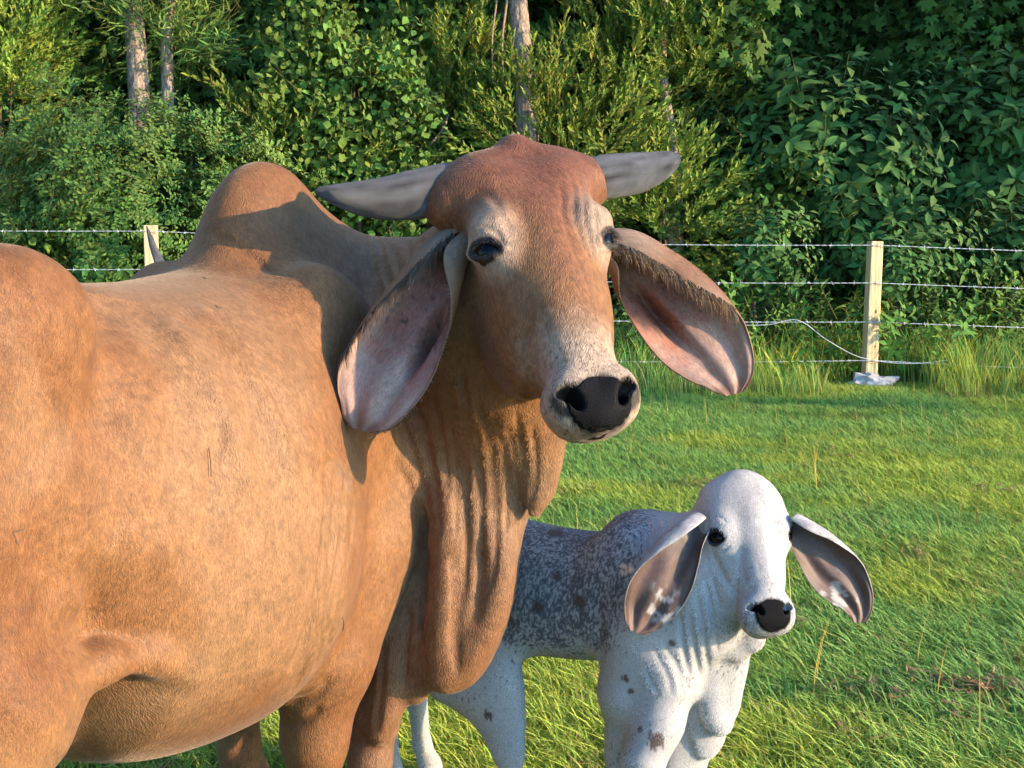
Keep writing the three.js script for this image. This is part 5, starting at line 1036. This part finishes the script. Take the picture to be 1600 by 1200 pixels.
// trees of the front row
{
  const d = 12.1, p = (u, v, dd = d) => at(u, v, dd);
  tree('willow_oak', 'grey barked tree with narrow hanging leaves behind the feathery shrub', 'willow', [[foot(222, d), .13], [p(218, 180), .105], [p(212, 60), .095], [p(200, -60), .08], [p(190, -300), .05], [p(185, -520), .02]], [[p(240, -10), [.45, .30, .3], 8], [p(190, -250), [1.6, 1.3, 1.5], 70], [p(295, 50), [.3, .35, .3], 6]], { branches: [[[p(208, 30), .05], [p(185, -10), .04], [p(150, -60), .025]]] });
  tree('thin_tree', 'slender grey tree standing next to the narrow leaved tree', 'willow', [[foot(266, d), .07], [p(262, 170), .06], [p(262, 40), .055], [p(272, -30), .045], [p(290, -250), .03]], [[p(285, -180), [1.0, .8, .9], 40]], {});
  tree('pine_tree', 'thick barked pine trunk with bare vine stems hanging beside it', 'fern', [[foot(822, 12.3), .14], [p(822, 130, 12.3), .105], [p(812, 40, 12.3), .09], [p(806, -100, 12.3), .085], [p(800, -600, 12.3), .08]], [[p(800, -500, 12.3), [1.8, 1.0, 1.6], 60]], {});
  for (const [u0, u1, w, lab] of [[788, 786, .012, 'pale bare vine stem hanging straight beside the pine trunk'], [772, 770, .009, 'thin bare vine stem hanging slightly apart from the pine trunk']])
    tag(mesh('hanging_vine', limbGeo([[p(u0 + 12, -120, 12.2), w], [p(u0 + 4, 0, 12.2), w], [p(u0 - 3, 60, 12.2), w], [p(u1, 130, 12.2), w * .7]], 6), barkPale), numbered('hanging_vine'), lab, 'vine');
  tag(mesh('fallen_branch', limbGeo([[p(700, 180, 12.5), .016], [p(690, 205, 12.3), .014], [p(665, 232, 12.2), .010], [p(645, 250, 12.2), .006]], 6), barkPale), 'fallen_branch', 'bare pale curved branch caught in the leaves behind the horn', 'branch');
  const dt = new THREE.Group(); scene.add(dt); tag(dt, 'dead_trunk', 'bare pale dead trunk with a crooked foot among wax myrtles', 'tree');
  mesh('trunk', limbGeo([[foot(1060, 12.6), .09], [p(1050, 222, 12.5), .07], [p(1042, 170, 12.5), .052], [p(1036, 110, 12.5), .040], [p(1037, 40, 12.5), .036], [p(1043, -60, 12.5), .03]], 10), barkPale, dt);
  mesh('branch', limbGeo([[p(1036, 62, 12.5), .016], [p(1024, 52, 12.5), .010], [p(1016, 40, 12.5), .006]], 6), barkPale, dt);
  tree('sweetgum_tree', 'dark shaded sweetgum behind the young pale one', 'gum', [[foot(1230, 14.5), .16], [p(1225, 200, 14.5), .13], [p(1230, -100, 14.5), .11], [p(1240, -500, 14.5), .05]], [[p(1200, 110, 14.2), [.95, 1.0, .7], 70], [p(1230, -200, 14.5), [2.0, 1.6, 1.6], 90]], {});
  tree('forked_tree', 'tree with a pale forked trunk leaning out of the shaded wood', 'gum', [[foot(1490, 13.6), .08], [p(1505, 250, 13.4), .07], [p(1528, 190, 13.3), .055], [p(1536, 120, 13.3), .045], [p(1545, -20, 13.4), .035], [p(1550, -300, 12.2), .02]], [[p(1520, 100, 13.3), [.9, .6, .6], 50], [p(1560, -150, 13.6), [1.6, 1.2, 1.3], 70]], { branches: [[[p(1512, 230, 13.4), .045], [p(1545, 175, 13.3), .035], [p(1562, 110, 13.3), .03]]], bark: barkPale });
  tree('sweetgum_tree', 'leafy sweetgum filling the gap behind the twin grey trunks', 'gum', [[foot(340, 15), .15], [p(338, 150, 15), .12], [p(335, -150, 15), .09], [p(330, -500, 15), .04]], [[p(340, 120, 14.6), [1.1, 1.1, .7], 80], [p(340, -200, 15), [2.0, 1.6, 1.6], 80]], {});
  tree('sweetgum_tree', 'sunny sweetgum between the wax myrtle and the twin grey trunks', 'gum', [[foot(110, 14.5), .13], [p(112, 150, 14.5), .10], [p(118, -150, 14.5), .08], [p(120, -500, 14.5), .04]], [[p(115, 90, 14.0), [.7, .9, .6], 50], [p(110, -220, 14.5), [1.8, 1.5, 1.5], 70]], {});
  for (const [u, w, lab] of [[1448, .035, 'thin dark trunk standing deep in the shaded wood'], [1345, .03, 'thin grey trunk behind the large broad leaved shrub']])
    tag(mesh('sapling_trunk', limbGeo([[foot(u + 8, 15), w * 1.3], [p(u, 120, 15), w], [p(u - 6, -150, 15), w * .7]], 7), barkGrey), numbered('sapling_trunk'), lab, 'trunk');
}
// the wood behind, row on row
const rows = [[17, 11, 60], [20.5, 11, 60], [24.5, 10, 75], [28.5, 10, 85]];
rows.forEach(([d, n, cl], r) => {
  for (let k = 0; k < n; k++) {
    const u = -500 + (2700 / (n - 1)) * k + rr(-60, 60), f = foot(u, d + rr(-1, 1)), h = rr(7.5, 10.5), kind = ['gum', 'broad', 'gum', 'vine'][(k + r) % 4];
    const g = new THREE.Group(); scene.add(g); tag(g, numbered('forest_tree'), 'dark leafy tree deep in the wood behind the fence', 'tree', 'trees deep in the wood');
    mesh('trunk', limbGeo([[f, rr(.12, .2)], [f.clone().setY(h * .5).add(V(rr(-.3, .3), 0, 0)), .10], [f.clone().setY(h), .04]], 9), k % 2 ? barkGrey : barkBrown, g);
    const e = rr(0.85, 1.15), tint = GREENS[kind].map((x) => x * e);
    crown(g, kind, V(f.x, h * 0.72, f.z), [rr(1.9, 2.6), h * 0.36, rr(1.6, 2.2)], cl, 12, 1.7, tint, 'crown', deepMat);
    crown(g, kind, V(f.x + rr(-.5, .5), 2.0, f.z), [rr(1.2, 1.7), 1.9, 1.0], Math.round(cl * 0.7), 11, 1.35, tint, 'crown', deepMat);
  }
});
// trees round the corner of the field: their shade lies over the wood and in bars over the grass
[[16.5, -11.2, 9.5, 2.6], [19.5, -13.0, 11, 3.0], [15.0, -15.0, 9, 2.6], [23, -9.6, 12, 2.8], [12.0, -16.0, 9, 2.6]].forEach(([x, z, h, R], k) => {
  const f = V(x, -0.05, z), g = new THREE.Group(); scene.add(g); tag(g, numbered('field_tree'), 'tall leafy tree at the corner of the field', 'tree', 'trees round the corner of the field');
  mesh('trunk', limbGeo([[f, .22], [f.clone().setY(h * .5), .16], [f.clone().setY(h), .05]], 9), barkGrey, g);
  crown(g, 'gum', V(x, h * 0.58, z), [R, h * 0.46, R * 0.8], 150, 12, 2.3, GREENS.gum, 'crown', deepMat);
});

[[26, -1.3, 9, .22]].forEach(([x, z, h, R]) => {
  const f = V(x, -0.05, z), g = new THREE.Group(); scene.add(g); tag(g, numbered('slender_tree'), 'slender tree standing far out at the side of the field', 'tree');
  mesh('trunk', limbGeo([[f, .12], [f.clone().setY(h * .5), .09], [f.clone().setY(h), .03]], 8), barkGrey, g);
  crown(g, 'gum', V(x, h * 0.62, z), [R * 1.2, h * 0.36, R], 22, 5, 0.9, GREENS.gum, 'crown', deepMat);
});

// trees of the wood's edge: their crowns hang over the shrubs above the top of the photograph
[[2.9, -15.0, 'gum'], [5.6, -14.6, 'broad'], [8.3, -14.8, 'gum'], [11.0, -14.8, 'gum'], [-1.2, -16.0, 'gum'], [-4.2, -15.8, 'broad'], [-7.2, -15.6, 'gum']].forEach(([x, z, kind]) => {
  const f = V(x, -0.05, z), g = new THREE.Group(); scene.add(g); tag(g, numbered('edge_tree'), 'tall tree at the edge of the wood with its crown high overhead', 'tree', 'tall trees along the edge of the wood');
  mesh('trunk', limbGeo([[f, .17], [f.clone().setY(3.5).add(V(rr(-.2, .2), 0, 0.1)), .13], [f.clone().setY(8.5), .04]], 9), barkGrey, g);
  const deep = x > 0 ? 2.9 : 2.2;
  crown(g, kind, V(x, 6.9, z + 1.0), [2.2, 2.0, deep], 110, 12, 1.8, GREENS[kind], 'crown', deepMat);
});
renderer.render(scene, camera);
